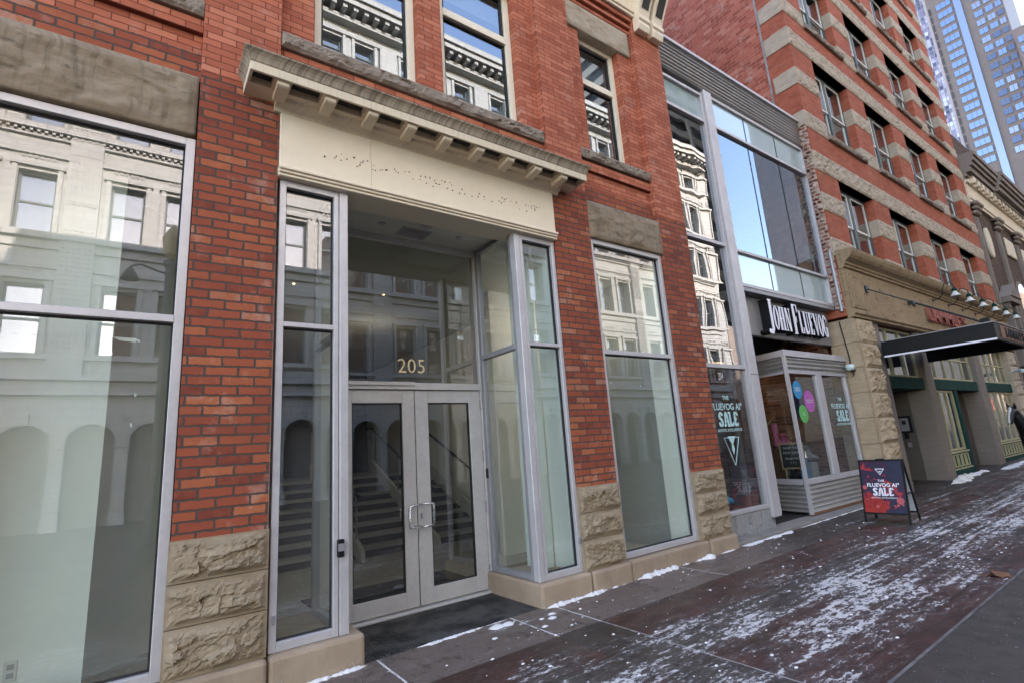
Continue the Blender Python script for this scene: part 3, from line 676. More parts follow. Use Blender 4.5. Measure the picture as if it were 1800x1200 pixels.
for i, ch in enumerate('JOHN FLUEVOG'):
    big = ch in 'JF'; h = .57 if big else .43
    P, adv = serif_letter(ch, h)
    if ch == ' ': cx += .06; continue
    items.append((cx, P, big)); cx += adv * h + .018
sc = (11.02 - 8.74) / cx
for k, (ox, P, big) in enumerate(items):
    zb = 3.255 - (.035 if big else 0); eps = 0
    for q, pg in enumerate(P):
        pts = [(8.74 + (ox + x) * sc, zb + z) for x, z in pg]; d = .0006 * (q % 7)
        lm.prism(pts, 'y', .19 + d, .358); lf.prism(pts, 'y', .182 + d, .1895 + d)
lt = lm.build('lettering', 'black_paint', sg); lf.build('letter_face', 'letter_white', lt)
# bay window
BX0, BX1 = 9.06, 11.36
def slantx(y): return BX0 + (y - SY) * .22
bay = mb()
m = mb(); corr(m, BX0 + .02, BX1, SY, .17, .60, .075, .016, .05); bs = m.build('bay_base', 'corrugated', sh)
m = mb(); corr(m, 0, 1.15, 0, .17, .60, .075, .016, .05); m.v = [(slantx(SY) + (y) * 1.0 + x * .22, SY + x, z) for x, y, z in m.v]; m.build('bay_base', 'corrugated', sh)
m = mb(); corr(m, BX0 + .02, 11.50, SY, 2.53, 2.78, .075, .016, .05); m.build('bay_fascia', 'corrugated', sh)
m = mb(); corr(m, 0, 1.15, 0, 2.53, 2.78, .075, .016, .05); m.v = [(BX0 + y + x * .22, SY + x, z) for x, y, z in m.v]; m.build('bay_fascia', 'corrugated', sh)
MB().prism([(BX0 - .03, SY - .03), (11.5, SY - .03), (11.5, 1.4), (BX0 + .23, 1.4)], 'z', 2.785, 2.90).build('bay_cap', 'alu', sh, bevel=.006)
MB().prism([(BX0 - .025, SY - .025), (BX0 + .03, SY - .025), (BX0 + .03, SY + .03), (BX0 - .02, SY + .03)], 'z', .14, 2.785).build('bay_corner_post', 'alu', sh)
MB().box(BX0 + .03, BX1, SY - .02, SY + .05, .61, .70).box(BX0 + .03, 11.5, SY - .02, SY + .05, 2.485, 2.528).box(10.09, 10.31, SY - .02, SY + .05, .70, 2.485).box(BX1 - .06, BX1, SY - .02, SY + .05, .70, 2.485).prism([(BX0 - .02, SY + .05), (BX0 + .03, SY + .05), (BX0 + .28, 1.35), (BX0 + .23, 1.35)], 'z', .61, .70).prism([(BX0 - .02, SY + .05), (BX0 + .03, SY + .05), (BX0 + .28, 1.35), (BX0 + .23, 1.35)], 'z', 2.486, 2.527).build('bay_frame', 'alu', sh, bevel=.003)
bw = pane(BX0 + .03, 10.09, SY + .015, .70, 2.485).build('bay_pane', 'glass_fluevog', sh); bw2 = pane(10.31, BX1 - .06, SY + .015, .70, 2.485).build('bay_pane', 'glass_fluevog', sh)
MB().quad((slantx(.22), .22, .7), (slantx(1.35), 1.35, .7), (slantx(1.35), 1.35, 2.485), (slantx(.22), .22, 2.485)).build('bay_pane', 'glass_fluevog', sh)
MB().prism([(BX0 + .06, SY + .06), (BX1, SY + .06), (BX1, 1.5), (BX0 + .30, 1.5)], 'z', .45, .66).build('display_floor', 'interior_dark', sh)
MB().box(BX1, 11.5, SY + .02, SY + .3, .115, 2.53).build('bay_side', 'concrete', sh)
MB().box(BX0, BX1, SY - .018, SY + .05, .12, .165).build('bay_trim', 'wood_panel', sh)
# entrance door of the shop, set back
MB().box(8.05, 8.12, 1.36, 1.44, .12, 2.9).box(9.22, 9.30, 1.36, 1.44, .12, 2.9).box(8.12, 9.22, 1.36, 1.44, 2.35, 2.43).build('shop_door_frame', 'alu_dark', sh)
pane(8.12, 9.22, 1.40, .12, 2.35).build('shop_door', 'glass_fluevog', sh)
MB().box(8.05, 9.2, .3, 1.3, .116, .128).build('door_mat', 'black_matte', sh)
MB().box(8.06, 11.45, 1.45, 1.5, 2.92, 3.86).build('interior_wall', 'interior_dark', sh)
lamp('shop_lamp_light', 9.9, 1.9, 2.75, 3.0, (1, .72, .45)); lamp('shop_lamp_light', 7.1, 1.6, 3.2, 1.2, (1, .8, .6))
# stickers on the bay glass
for (px, pz, r_, c, nm, lb) in ((9.355, 2.205, .15, 'sticker_blue', 'sticker', None), (9.72, 2.0, .185, 'sticker_pink', 'sticker', None), (9.43, 1.78, .15, 'sticker_green', 'sticker', None)):
    o = MB().prism([(px + r_ * math.cos(a), pz + 1.06 * r_ * math.sin(a)) for a in [i * math.pi / 18 for i in range(36)]], 'y', SY + .008, SY + .0135).build(nm, c, None, loc=(px, SY + .01, pz))
    word = {'sticker_blue': ('50%', .11), 'sticker_pink': ('PARTICIPATION\nMANDATORY', .036), 'sticker_green': ('SALE\nSTYLES', .035)}[c]
    text_part('lettering', word[0], word[1], (px, SY + .0065, pz - .03), 'decal_grey' if c != 'sticker_green' else 'decal_teal', o, extrude=.0006)
    tag(o, {'sticker_blue': 'round blue sticker reading 50 on the bay window glass', 'sticker_pink': 'round pink sticker on the bay window glass, the largest of the three', 'sticker_green': 'round green sticker on the bay window glass under the blue one'}[c], 'sticker', 'round stickers on the bay window')
# window lettering
def groovy(size, ext):
    """the word SALE in fat letters with blobby stroke ends, centred on x=0, standing on z=0"""
    S_ = [[(.42, .80, .10), (.34, .90, .09), (.20, .90, .10), (.10, .74, .12), (.16, .58, .12), (.30, .48, .12), (.40, .32, .12), (.34, .12, .11), (.20, .09, .10), (.09, .14, .11), (.06, .26, .10)]]
    A_ = [[(.05, .09, .10), (.14, .09, .07), (.13, .3, .08), (.16, .55, .09), (.20, .80, .10), (.28, .92, .09), (.38, .80, .10), (.42, .55, .10), (.45, .3, .10), (.46, .09, .11), (.58, .09, .09)], [(.14, .36, .05), (.44, .36, .05)]]
    L_ = [[(.06, .92, .09), (.16, .90, .09), (.16, .6, .10), (.15, .3, .10), (.14, .10, .11), (.30, .09, .09), (.42, .12, .11), (.47, .24, .10)]]
    E_ = [[(.44, .80, .10), (.36, .91, .08), (.16, .90, .10), (.14, .6, .11), (.14, .3, .11), (.15, .10, .11), (.34, .09, .08), (.46, .16, .11)], [(.14, .50, .07), (.32, .50, .08)]]
    m = mb(); x0 = -.5 * (4 * .56 + .02); i = 0
    for L1 in (S_, A_, L_, E_):
        for st in L1:
            for (a, b) in zip(st[:-1], st[1:]):
                for k in range(5):
                    t_ = k / 5; q = [a[j] + (b[j] - a[j]) * t_ for j in range(3)]; i += 1
                    m.prism([((x0 + q[0] + q[2] * math.cos(c)) * size, (q[1] + q[2] * .9 * math.sin(c)) * size) for c in [u * math.pi / 8 for u in range(16)]], 'y', -.0001 - i * .000012, ext)
        x0 += .58
    return m
def sale_block(name, cx, y, ztop, k, mat, lab, parent=None, rotz=0, first='FLUEVOG AI°'):
    """cx: centre; k: scale"""
    root = thing(name, lab, 'window lettering', (cx, y, ztop))
    for body, size, dz, off, sx, sp in (('THE', .085, -.085, .002, 1.0, 1.1), (first, .135, -.235, .003, .98, 1.05), ('ARTISTIC INTELLIGENCE', .058, -.555, .001, .95, 1.05)):
        text_part('lettering', body, size * k, (cx, y, ztop + dz * k), mat, root, extrude=.0007, offset=off * k, sx=sx, spacing=sp, rotz=rotz)
    g = groovy(.222 * k, .001); g.v = [(cx + x, y + yy, ztop - .485 * k + z) for x, yy, z in g.v]; g.build('lettering', mat, root)
    return root
a = sale_block('window_lettering', 7.13, SY + .022, 2.115, 1.0, 'decal_teal', 'pale teal lettering THE FLUEVOG AI SALE on the tall shop window by the brick pier')
tri = mb()
for (p, q) in (((6.94, 1.47), (7.32, 1.47)), ((7.32, 1.47), (7.13, 1.07)), ((7.13, 1.07), (6.94, 1.47))):
    tri.tube([(p[0], SY + .022, p[1]), (q[0], SY + .022, q[1])], .006, 4)
tri.prism([(7.03, 1.49), (7.23, 1.49), (7.15, 1.38), (7.17, 1.30), (7.13, 1.22), (7.10, 1.30), (7.11, 1.38)], 'y', SY + .0215, SY + .0225)
tri.build('emblem', 'decal_teal', a)
text_part('lettering', '204', .16, (7.09, SY + .022, 2.33), 'decal_grey', a, extrude=.0007, sx=.55)
sale_block('window_lettering', 10.94, SY + .008, 2.09, .98, 'decal_teal', 'pale teal lettering THE FLUEVOG AI SALE on the bay window right of the stickers')
# things in the windows
def boot(name, x, y, z, mat, label, rz=0, s=1.0, tall=.30):
    m = mb(); sec = [(-.055, .0, .05, .045), (-.06, .05, .052, .045), (-.03, .09, .075, .042), (-.035, .13, .055, .04)]
    n = 12; rings = []
    prof = [(.00, -.07, .20, .045), (.035, -.075, .205, .046), (.065, -.07, .17, .042), (.10, -.065, .085, .04), (.15, -.06, .05, .038), (.22, -.062, .055, .042), (tall, -.07, .065, .05)]
    vs = []
    for zz, xa, xb, hw in prof:
        c_ = (xa + xb) / 2; a_ = (xb - xa) / 2
        vs += [(c_ + a_ * math.cos(2 * math.pi * k / n), hw * math.sin(2 * math.pi * k / n), zz + .03) for k in range(n)]
    fs = [(i * n + k, i * n + (k + 1) % n, (i + 1) * n + (k + 1) % n, (i + 1) * n + k) for i in range(len(prof) - 1) for k in range(n)]
    fs += [tuple(range(n - 1, -1, -1)), tuple(range((len(prof) - 1) * n, len(prof) * n))]
    m.add(vs, fs)
    rt = thing(name, label, 'boot', (x, y, z))
    hl = MB().box(-.075, -.02, -.03, .03, 0, .032).box(.03, .18, -.034, .034, .012, .03)
    for q, nm, mt in ((m, 'upper', mat), (hl, 'sole', 'boot_black')):
        q.xform(Matrix.Translation((x, y, z)) @ Matrix.Rotation(R(rz), 4, 'Z') @ Matrix.Scale(s, 4)); q.build(nm, mt, rt, smooth=(nm == 'upper'))
    return rt
boot('boot', 7.22, .62, .46, 'boot_blue', 'glossy light blue ankle boot on the red display floor of the tall shop window', -20, 1.2, .26)
boot('boot', 6.95, .72, .42, 'boot_black', 'black boot beside the light blue boot in the tall shop window', 160, 1.2)
MB().box(6.55, 7.72, .40, 1.2, .402, .425).build('display_mat', 'red_carpet', sh)
boot('boot', 9.45, .78, 1.22, 'boot_pink', 'tall pink boot on the display stand inside the bay window', -30, .95, .42)
boot('boot', 9.85, .85, 1.22, 'boot_pink', 'low pink boot at the right end of the display stand', -10, 1.0, .16)
boot('boot', 9.75, .78, 1.0, 'boot_brown', 'rust brown boot below the pink boots in the bay window', -20, 1.0, .13)
boot('boot', 10.02, .55, .67, 'boot_silver', 'silver boot standing low on the bay window floor', 200, 1.3, .34)
boot('boot', 9.88, .50, .932, 'boot_silver', 'silver boot propped on the box above the other silver boot', -30, 1.15, .2)
boot('boot', 9.30, .55, .66, 'boot_black', 'black shoe under the letter board in the bay window', -20, 1.2, .14)
MB().box(9.3, 10.0, .68, 1.0, 1.18, 1.215).box(9.35, 9.40, .72, .96, .66, 1.18).box(9.9, 9.95, .72, .96, .66, 1.18).box(9.4, 9.9, .70, .98, .96, .995).build('display_stand', 'wood_panel', None); tag(bpy.data.objects['display_stand'], 'dark wooden display stand holding the pink boots', 'stand')
MB().box(9.78, 10.0, .40, .62, .66, .93).build('display_box', 'interior_grey', None); tag(bpy.data.objects['display_box'], 'grey display box under a silver boot', 'box')
MB().box(9.42, 9.58, .36, .44, .66, 1.02).build('shopping_bag', 'sticker_blue', None); tag(bpy.data.objects['shopping_bag'], 'plain blue paper bag standing behind the bay corner post', 'bag')
lb = thing('letter_board', 'black felt letter board in a wooden frame inside the bay corner', 'letter board', (9.19, .42, .66))
m = mb(); frame_rect(m, -.19, .19, .20, .64, .022, -.02, .02)
m.box(-.15, -.12, -.0, .02, 0, .20).box(.12, .15, .0, .02, 0, .20)
bd = MB().box(-.168, .168, -.008, .012, .222, .618)
T_ = Matrix.Translation((9.28, .46, .66)) @ Matrix.Rotation(R(-62), 4, 'Z')
m.xform(T_).build('frame', 'wood_frame', lb); bd.xform(T_).build('felt_board', 'black_matte', lb)
for k, wd in enumerate(('NEW YEAR,', 'NEW SHOES', 'FLUEVOGS', '* * *')):
    p = T_ @ Vector((0, -.012, .54 - .08 * k - (.02 if k > 1 else 0)))
    text_part('lettering', wd, .05, p, 'decal_grey', lb, rotz=-62, extrude=.0006)
pl = thing('potted_plant', 'dark leafy plant behind the boots inside the bay window', 'plant', (9.55, 1.05, .66))
MB().lathe([(.08, 0), (.11, .25), (.10, .25)], (9.55, 1.05, .66), 14).build('pot', 'interior_grey', pl)
plain('plant_leaf', (.02, .05, .025), .6, 0, .3, 10)
m = mb(); rnd = random.Random(5)
for k in range(90):
    a = rnd.uniform(0, 6.28); el = rnd.uniform(.2, 1.4); L_ = rnd.uniform(.15, .45); c0 = Vector((9.55, 1.05, 1.25 + rnd.uniform(-.3, .35)))
    d = Vector((math.cos(a) * math.cos(el), math.sin(a) * math.cos(el), math.sin(el))); sd_ = d.cross(Vector((0, 0, 1))).normalized() * .022
    m.add([c0, c0 + d * L_ * .5 + sd_, c0 + d * L_, c0 + d * L_ * .5 - sd_], [(0, 1, 2, 3)])
m.tube([(9.55, 1.05, .9), (9.55, 1.05, 1.5)], .015, 6); m.build('foliage', 'plant_leaf', pl)
MB().box(10.55, 11.15, .95, .97, 1.75, 2.45).build('poster', 'poster_blue', None); tag(bpy.data.objects['poster'], 'dark blue poster hanging in the right pane of the bay window', 'poster')
# security camera and cable at the corner
sc_ = thing('security_camera', 'white dome security camera on the stone pier edge beside the bay', 'camera', (11.44, .1, 2.62))
MB().lathe([(.02, .10), (.07, .09), (.085, .05), (.085, .02), (.06, -.02), (.02, -.035)], (11.44, .10, 2.62), 18).build('housing', 'camera_white', sc_, smooth=True)
MB().lathe([(.03, -.03), (.045, -.02), (.05, .0)], (11.43, .06, 2.60), 12).build('lens_dome', 'black_paint', sc_, smooth=True)
MB().box(11.44, 11.53, .08, .12, 2.66, 2.72).build('bracket', 'camera_white', sc_)
MB().tube([(11.49, .15, 3.6), (11.485, .12, 3.2), (11.50, .10, 2.85), (11.47, .10, 2.70), (11.49, .08, 2.5), (11.44, .09, 2.48)], .012, 6).build('cable', 'cable', sc_)
# A-frame
af = thing('sandwich_board', 'black A-frame pavement sign with red and navy FLUEVOG AI SALE poster', 'sandwich board', (9.2, -.85, .087))
t = NT('aframe_art'); o_ = t.obj(); x, y, z = t.sep(o_)
fl = t.noise(t.scale(o_, (1, 1, 1)), 3.2, 3, .5, 2.2); fl2 = t.noise(o_, 7, 2, .5, 1.5)
col = t.ramp(fl, [(.36, (.020, .030, .062)), (.50, (.030, .022, .045)), (.56, (.10, .012, .045)), (.60, (.38, .035, .045)), (.66, (.42, .05, .04)), (.70, (.06, .015, .05))])
low = t.math('MULTIPLY', t.maprange(z, .55, .25), t.maprange(y, -.25, .2))
sw = t.ramp(t.noise(o_, 5, 3, .5, 2.5), [(.35, (.30, .02, .02)), (.5, (.42, .04, .025)), (.58, (.16, .012, .03)), (.66, (.45, .06, .05))])
col = t.mix(t.maprange(t.math('ADD', low, t.math('MULTIPLY', fl2, .5)), .66, .69), col, sw)
t.bsdf(col, .35, 0, None, .4); M['aframe_art'] = t.m
LF = lambda y, z: 9.02 + (z - .087) * .155
def board(yc, half, z0, z1, dx, sgn, th): return [(dx + sgn * (z0 - .087) * .19, z0), (dx + sgn * (z1 - .087) * .19, z1)]
# front panel: leaning plane x = 9.02 + .2*(z-.087); y from -1.16 to -.60
def fx(z): return 9.00 + (z - .087) * .20
def bxk(z): return 9.40 - (z - .087) * .215
def slat(m, f_, y0, y1, z0, z1, th=.022):
    m.add([(f_(z0), y0, z0), (f_(z0), y1, z0), (f_(z1), y1, z1), (f_(z1), y0, z1), (f_(z0) + th, y0, z0), (f_(z0) + th, y1, z0), (f_(z1) + th, y1, z1), (f_(z1) + th, y0, z1)],
          [(0, 1, 2, 3), (4, 7, 6, 5), (0, 4, 5, 1), (1, 5, 6, 2), (2, 6, 7, 3), (3, 7, 4, 0)])
for f_, nm in ((fx, 'front_frame'), (bxk, 'rear_frame')):
    m = mb()
    for y0, y1 in ((-1.175, -1.15), (-.61, -.585)): slat(m, f_, y0, y1, .082, .985)
    slat(m, f_, -1.15, -.61, .205, .228); slat(m, f_, -1.15, -.61, .96, .985); m.build(nm, 'black_paint', af)
m = mb(); slat(m, lambda z: fx(z) - .002, -1.15, -.61, .228, .96, .012); m.build('poster_panel', 'aframe_art', af)
m = mb(); slat(m, lambda z: bxk(z) + .006, -1.15, -.61, .228, .96, .012); m.build('rear_panel', 'paper_white', af)
MB().tube([(fx(.5) + .01, -1.165, .5), (bxk(.5), -1.165, .5)], .010, 6).build('spreader', 'black_paint', af)
MB().tube([(fx(.5) + .01, -.595, .5), (bxk(.5), -.595, .5)], .010, 6).build('spreader', 'black_paint', af)
MB().box(fx(.985) - .01, bxk(.985) + .03, -.93, -.83, .97, 1.0).build('handle', 'black_paint', af)
tilt = math.degrees(math.atan(.20))
def on_panel(body, size, yc, z, mat='letter_white', **kw):
    me = text_mesh(body, size, extrude=.0008, **kw); me.materials.clear(); me.materials.append(M[mat])
    o = bpy.data.objects.new('lettering', me); COL.objects.link(o); o.parent = af
    o.location = Vector((fx(z) - .0045, yc, z)) - Vector(af.location); o.rotation_euler = (R(90 - tilt), 0, R(-90)); return o
on_panel('THE', .045, -.865, .665, offset=.001, spacing=1.1); on_panel('FLUEVOG AI°', .072, -.885, .595, offset=.0025, sx=.95, spacing=1.05)
g = groovy(.118, .001); g.v = [(fx(.465 + z) - .004 + yy, -.88 - x, .465 + z) for x, yy, z in g.v]; g.build('lettering', 'letter_white', af)
on_panel('ARTISTIC INTELLIGENCE', .031, -.885, .428, sx=1.0)
def disc_on(yc, z, r_, mat, d=.0032, sq=1.0, poly=None, name='paint_drop'):
    pts = poly or [(yc + r_ * math.cos(a), z + sq * r_ * math.sin(a)) for a in [i * math.pi / 12 for i in range(24)]]
    MB().add([(fx(q) - d, p, q) for p, q in pts], [tuple(range(len(pts)))]).build(name, mat, af)
plain('drop_pink', (.52, .10, .11), .5, 0, .05)
disc_on(-1.085, .40, .048, 'drop_pink'); disc_on(-1.05, .335, .018, 'drop_pink'); disc_on(-1.11, .345, .013, 'drop_pink'); disc_on(-.785, .315, .022, 'drop_pink'); disc_on(-.64, .585, .03, 'drop_pink'); disc_on(-1.005, .33, .012, 'drop_pink')
disc_on(0, 0, 0, 'letter_white', poly=[(-.80, .855), (-.93, .855), (-.865, .76)], name='emblem'); disc_on(0, 0, 0, 'dark_tower', d=.004, poly=[(-.82, .843), (-.91, .843), (-.865, .775)], name='emblem'); disc_on(0, 0, 0, 'letter_white', d=.0045, poly=[(-.845, .82), (-.885, .82), (-.865, .795)], name='emblem')
# ================================================================== tall brick and stone building
tb = thing('tall_brick_building', 'tall red brick building with rough tan stone bands and green sash windows', 'building', (18, 0, .15))
TX0, TX1, TH = 11.55, 24.6, 20.0
OP = [(12.60, 14.53), (15.58, 17.51), (18.56, 20.49), (21.48, 23.40)]
ROWS = [(5.12, 7.00), (8.15, 10.18), (11.20, 13.12), (14.15, 16.0), (17.1, 18.95)]
ed = [TX0] + [e for o in OP for e in o] + [TX1]
w = mb()
for i in range(0, len(ed), 2): w.box(ed[i], ed[i + 1], 0, .335, 3.7, TH)
for a, b in OP:
    zz = [3.7] + [e for r in ROWS for e in r] + [TH]
    for i in range(0, len(zz), 2): w.box(a, b, .002, .335, zz[i], zz[i + 1])
w.build('wall', 'brick_smooth', tb)
w = MB().box(TX0 + .012, TX0 + .4, .56, 14, 0, TH).box(TX0 + .4, TX1, 13.6, 14, 0, TH).box(TX1 - .4, TX1, .335, 13.6, 0, TH); w.build('side_wall', 'brick_side', tb)
MB().box(TX0, TX0 + .4, .335, .56, 3.7, TH).build('wall', 'brick_smooth', tb)
MB().box(TX0 + .4, TX1 - .4, .42, 13.6, TH - .3, TH - .1).build('roof', 'roof_grey', tb)
MB().box(TX0 - .004, TX0 + .1, .555, .60, 7.6, TH).build('wall_joint', 'concrete', tb)
sd = 50
for (s, h) in ROWS:
    for z0, z1, full in ((h, h + .46, True), (s - .12, s + .30, False), ((s + h) / 2 - .03, (s + h) / 2 + .40, False)):
        if full:
            xs = [TX0 - .02, 12.55, 13.6, 14.8, 16.0, 17.3, 18.6, 19.9, 21.1, 22.4, 23.5, TX1 + .02]
            for i in range(len(xs) - 1):
                sd += 1; m = mb(); rock(m, xs[i], xs[i + 1] - .006, z0, z1, -.010, .035, sd, .045, .012, .342, 1.2); m.build('stone_band', 'stone_grey', tb)
        else:
            for i in range(0, len(ed), 2):
                sd += 1; m = mb(); rock(m, ed[i] - (.02 if i == 0 else .006), ed[i + 1] + .006, z0, z1, -.010, .032, sd, .045, .012, .342, 1.2); m.build('stone_band', 'stone_grey', tb)
        L_ = .55 if full or z0 < s else .50
        MB().box(TX0 - .016, TX0 + .2, .0, L_, z0 + .003, z1 - .003).build('quoin_stone', 'stone_grey', tb, bevel=.01)
    for a, b in OP:
        sd += 1; m = mb(); rock(m, a - .06, b + .14, s - .14, s - .005, -.06, .04, sd, .05, .01, .2, 1.2); m.build('window_sill', 'stone_sill', tb)
def sash_window(x0, x1, z0, z1):
    y = .19; f = mb(); frame_rect(f, x0, x1, z0, z1, .07, y, y + .10); xm = (x0 + x1) / 2; f.box(xm - .075, xm + .075, y - .01, y + .10, z0 + .07, z1 - .07)
    f = f.build('window', 'window_green', tb, loc=((x0 + x1) / 2, y, z0))
    zm = (z0 + z1) / 2 - .02
    s_ = mb()
    for a, b in ((x0 + .07, xm - .075), (xm + .075, x1 - .07)):
        frame_rect(s_, a + .005, b - .005, z0 + .075, zm + .03, .05, y + .035, y + .065); frame_rect(s_, a + .005, b - .005, zm - .0, z1 - .075, .05, y + .0, y + .03)
    o = s_.build('sash', 'window_white', f)
    g = mb()
    for k, (a, b) in enumerate(((x0 + .10, xm - .1), (xm + .1, x1 - .1))):
        g.quad((a, y + .05, z0 + .1), (b, y + .05, z0 + .1), (b, y + .05, zm), (a, y + .05, zm)); g.quad((a, y + .015, zm + .03), (b, y + .015, zm + .03), (b, y + .015, z1 - .1), (a, y + .015, z1 - .1))
    g.build('pane', 'glass_small', f); return f
protos = [sash_window(OP[0][0], OP[0][1], s, h) for (s, h) in ROWS]
for ri_, p in enumerate(protos):
    for a, b in OP[1:]: copy_tree(p, tb, (a - OP[0][0], 0, 0))
MB().box(TX0 + .4, TX1 - .4, 2.2, 2.3, 3.8, TH).box(TX0 + .4, TX1 - .4, .42, 2.2, 7.3, 7.5).box(TX0 + .4, TX1 - .4, .42, 2.2, 10.5, 10.7).box(TX0 + .4, TX1 - .4, .42, 2.2, 13.5, 13.7).box(TX0 + .4, TX1 - .4, .42, 2.2, 16.4, 16.6).build('interior_wall', 'interior_dark', tb)
rnd = random.Random(11)
for (a, b) in OP:
    for (s, h) in ROWS:
        if rnd.random() < .55: MB().box(a + .1, b - .1, .39, .40, h - rnd.uniform(.3, 1.1), h - .05).build('roller_blind', 'blind', tb)
# broken brick edge above and beside the shop glass
m = mb(); rock(m, 0, .175, 3.85, 8.1, 0, .05, 77, .02, .004, .06, 2.5)
m.v = [(TX0 - .015 + y, .195 - x, z) for x, y, z in m.v]; m.build('broken_brick_edge', 'brick_broken', tb)
MB().tube([(11.50, .06, 3.8), (11.50, .06, 5.1)], .035, 8).build('drain_pipe', 'alu_dark', tb)
# fascia
FX0 = 11.56
fc = MB().box(FX0, TX1, -.10, .42, 3.84, 4.70).build('fascia', 'stone_fascia', tb)
m = mb()
for k in range(5): m.box(FX0 - .01, 12.38, -.125, -.101, 3.90 + k * .15, 4.03 + k * .15) if False else None
for k in range(6): m.box(11.60 + k * .135, 11.72 + k * .135, -.118, -.1005, 3.86, 4.69)
m.build('fluted_panel', 'stone_fascia', fc, bevel=.006)
pr = [(-.10, 4.701), (-.14, 4.72), (-.14, 4.76), (-.17, 4.78), (-.17, 4.82), (-.21, 4.85), (-.26, 4.88), (-.30, 4.93), (-.33, 5.0), (-.34, 5.06), (-.02, 5.10), (-.02, 4.701)]
MB().prism(pr, 'x', FX0 - .02, TX1).build('fascia_cornice', 'stone_fascia', fc)
pr = [(-.10, 3.838), (-.13, 3.83), (-.13, 3.79), (-.16, 3.77), (-.16, 3.73), (-.12, 3.70), (-.12, 3.66), (-.0, 3.65), (-.0, 3.838)]
MB().prism(pr, 'x', FX0 + .0, TX1).build('fascia_moulding', 'stone_fascia', fc)
for k in range(7):
    z0 = .16 + k * .497; m = mb(); rock(m, 11.66, 12.45, z0, z0 + .49, -.10, .055, 90 + k, .03, .02, .5, 1.2); m.build('stone_block', 'stone_yellow', tb)
    m = mb(); rock(m, 23.62, 24.55, z0, z0 + .49, -.06, .06, 190 + k, .05, .02, .5, 1.2); m.build('stone_block', 'stone_grey', tb)
    MB().box(11.515, 11.655, -.085, .41, z0, z0 + .492).build('stone_block', 'stone_yellow', tb, bevel=.006)
for a, b in ((12.455, 12.95), (15.25, 15.78), (19.68, 20.28)):
    MB().prism([(a, -.1), (b, -.1), (b, 3.645), (a, 3.645)], 'y', -.03, .42).build('ground_floor_pier', 'stone_plain', tb, bevel=.01)
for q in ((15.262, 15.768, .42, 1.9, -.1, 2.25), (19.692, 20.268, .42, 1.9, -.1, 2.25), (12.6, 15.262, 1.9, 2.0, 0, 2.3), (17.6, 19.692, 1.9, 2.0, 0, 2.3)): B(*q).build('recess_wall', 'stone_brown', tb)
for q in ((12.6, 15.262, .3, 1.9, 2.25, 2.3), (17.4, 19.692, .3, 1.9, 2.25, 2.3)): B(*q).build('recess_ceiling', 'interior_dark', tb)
for a, b in ((12.95, 15.25), (15.78, 19.68), (20.28, 23.62)):
    MB().box(a, b, .03, .25, 2.255, 2.525).build('transom_beam', 'green_paint', tb, bevel=.008)
    f = mb(); n = 2 if b - a < 3 else 4; frame_rect(f, a, b, 2.53, 3.64, .05, .10, .16)
    for i in range(1, n + 1):
        xx = a + (b - a) * i / (n + 1); f.box(xx - .025, xx + .025, .098, .16, 2.58, 3.59)
    if b - a > 3: f.box(a + .05, b - .05, .102, .155, 3.08, 3.12)
    f = f.build('transom_window', 'mullion_cream', tb); pane(a + .03, b - .03, .13, 2.56, 3.61).build('pane', 'glass_small', f)
    MB().box(a, b, 1.5, 1.55, 2.4, 3.64).build('interior_wall', 'interior_dark', tb)
for a, b in ((15.80, 17.42), (20.30, 23.60)):
    f = mb(); n = 3 if b - a < 2 else 5; frame_rect(f, a, b, .74, 2.25, .05, .08, .14)
    for i in range(1, n):
        xx = a + (b - a) * i / n; f.box(xx - .022, xx + .022, .078, .14, .79, 2.2)
    f = f.build('display_window', 'mullion_cream', tb); pane(a + .03, b - .03, .11, .76, 2.23).build('pane', 'glass_small', f)
    pn = MB().box(a, b, .05, .16, .30, .735).box(a, b, -.0, .30, .1, .298).build('stall_panel', 'green_paint', tb)
    m = mb(); k = max(5, int((b - a) / .32))
    for i in range(k):
        xa = a + .04 + i * (b - a - .08) / k; xb = xa + (b - a - .08) / k - .09
        frame_rect(m, xa, xb, .36, .66, .022, .03, .05)
    m.box(a, b, .02, .0499, .69, .73).box(a, b, .02, .0499, .302, .33); m.build('stall_moulding', 'mullion_cream', pn)
    MB().box(a, b, 1.3, 1.35, .2, 2.3).build('interior_wall', 'interior_dark', tb)
MB().box(17.42, 17.62, .03, .20, .1, 2.25).build('door_post', 'green_paint', tb, bevel=.01)
MB().box(15.8, 17.4, .0, .3, .05, .11).build('stone_kerb', 'stone_plain', tb)
MB().box(20.9, 22.0, .5, .53, 1.25, 2.1).build('poster', 'poster_blue', None); o = bpy.data.objects['poster.001']; tag(o, 'blue poster in the ground floor window behind the black horse figure', 'poster')
MB().tube([(22.5, .45, 1.75), (22.75, .45, 1.75), (22.75, .45, 2.05), (22.5, .45, 2.05), (22.5, .45, 1.78)], .03, 6).build('neon_sign', 'neon_red', None); tag(bpy.data.objects['neon_sign'], 'small glowing red neon sign in the window above the horse', 'neon sign')
MB().box(20.9, 22.4, .5, .9, 1.0, 1.12).box(20.95, 22.35, .55, .85, .76, 1.0).build('display_shelf', 'lamp_shade_white', None); tag(bpy.data.objects['display_shelf'], 'pale display shelf in the window behind the horse figure', 'shelf')
ic = thing('intercom_panel', 'black intercom panel on the brown side wall of the recessed entrance', 'intercom', (15.24, .6, 1.48))
MB().box(15.20, 15.26, .46, .76, 1.27, 1.67).build('case', 'black_paint', ic, bevel=.012)
MB().box(15.193, 15.20, .51, .69, 1.31, 1.62).build('face_plate', 'alu_dark', ic); MB().box(15.188, 15.193, .56, .64, 1.47, 1.56).build('screen', 'gasket', ic)
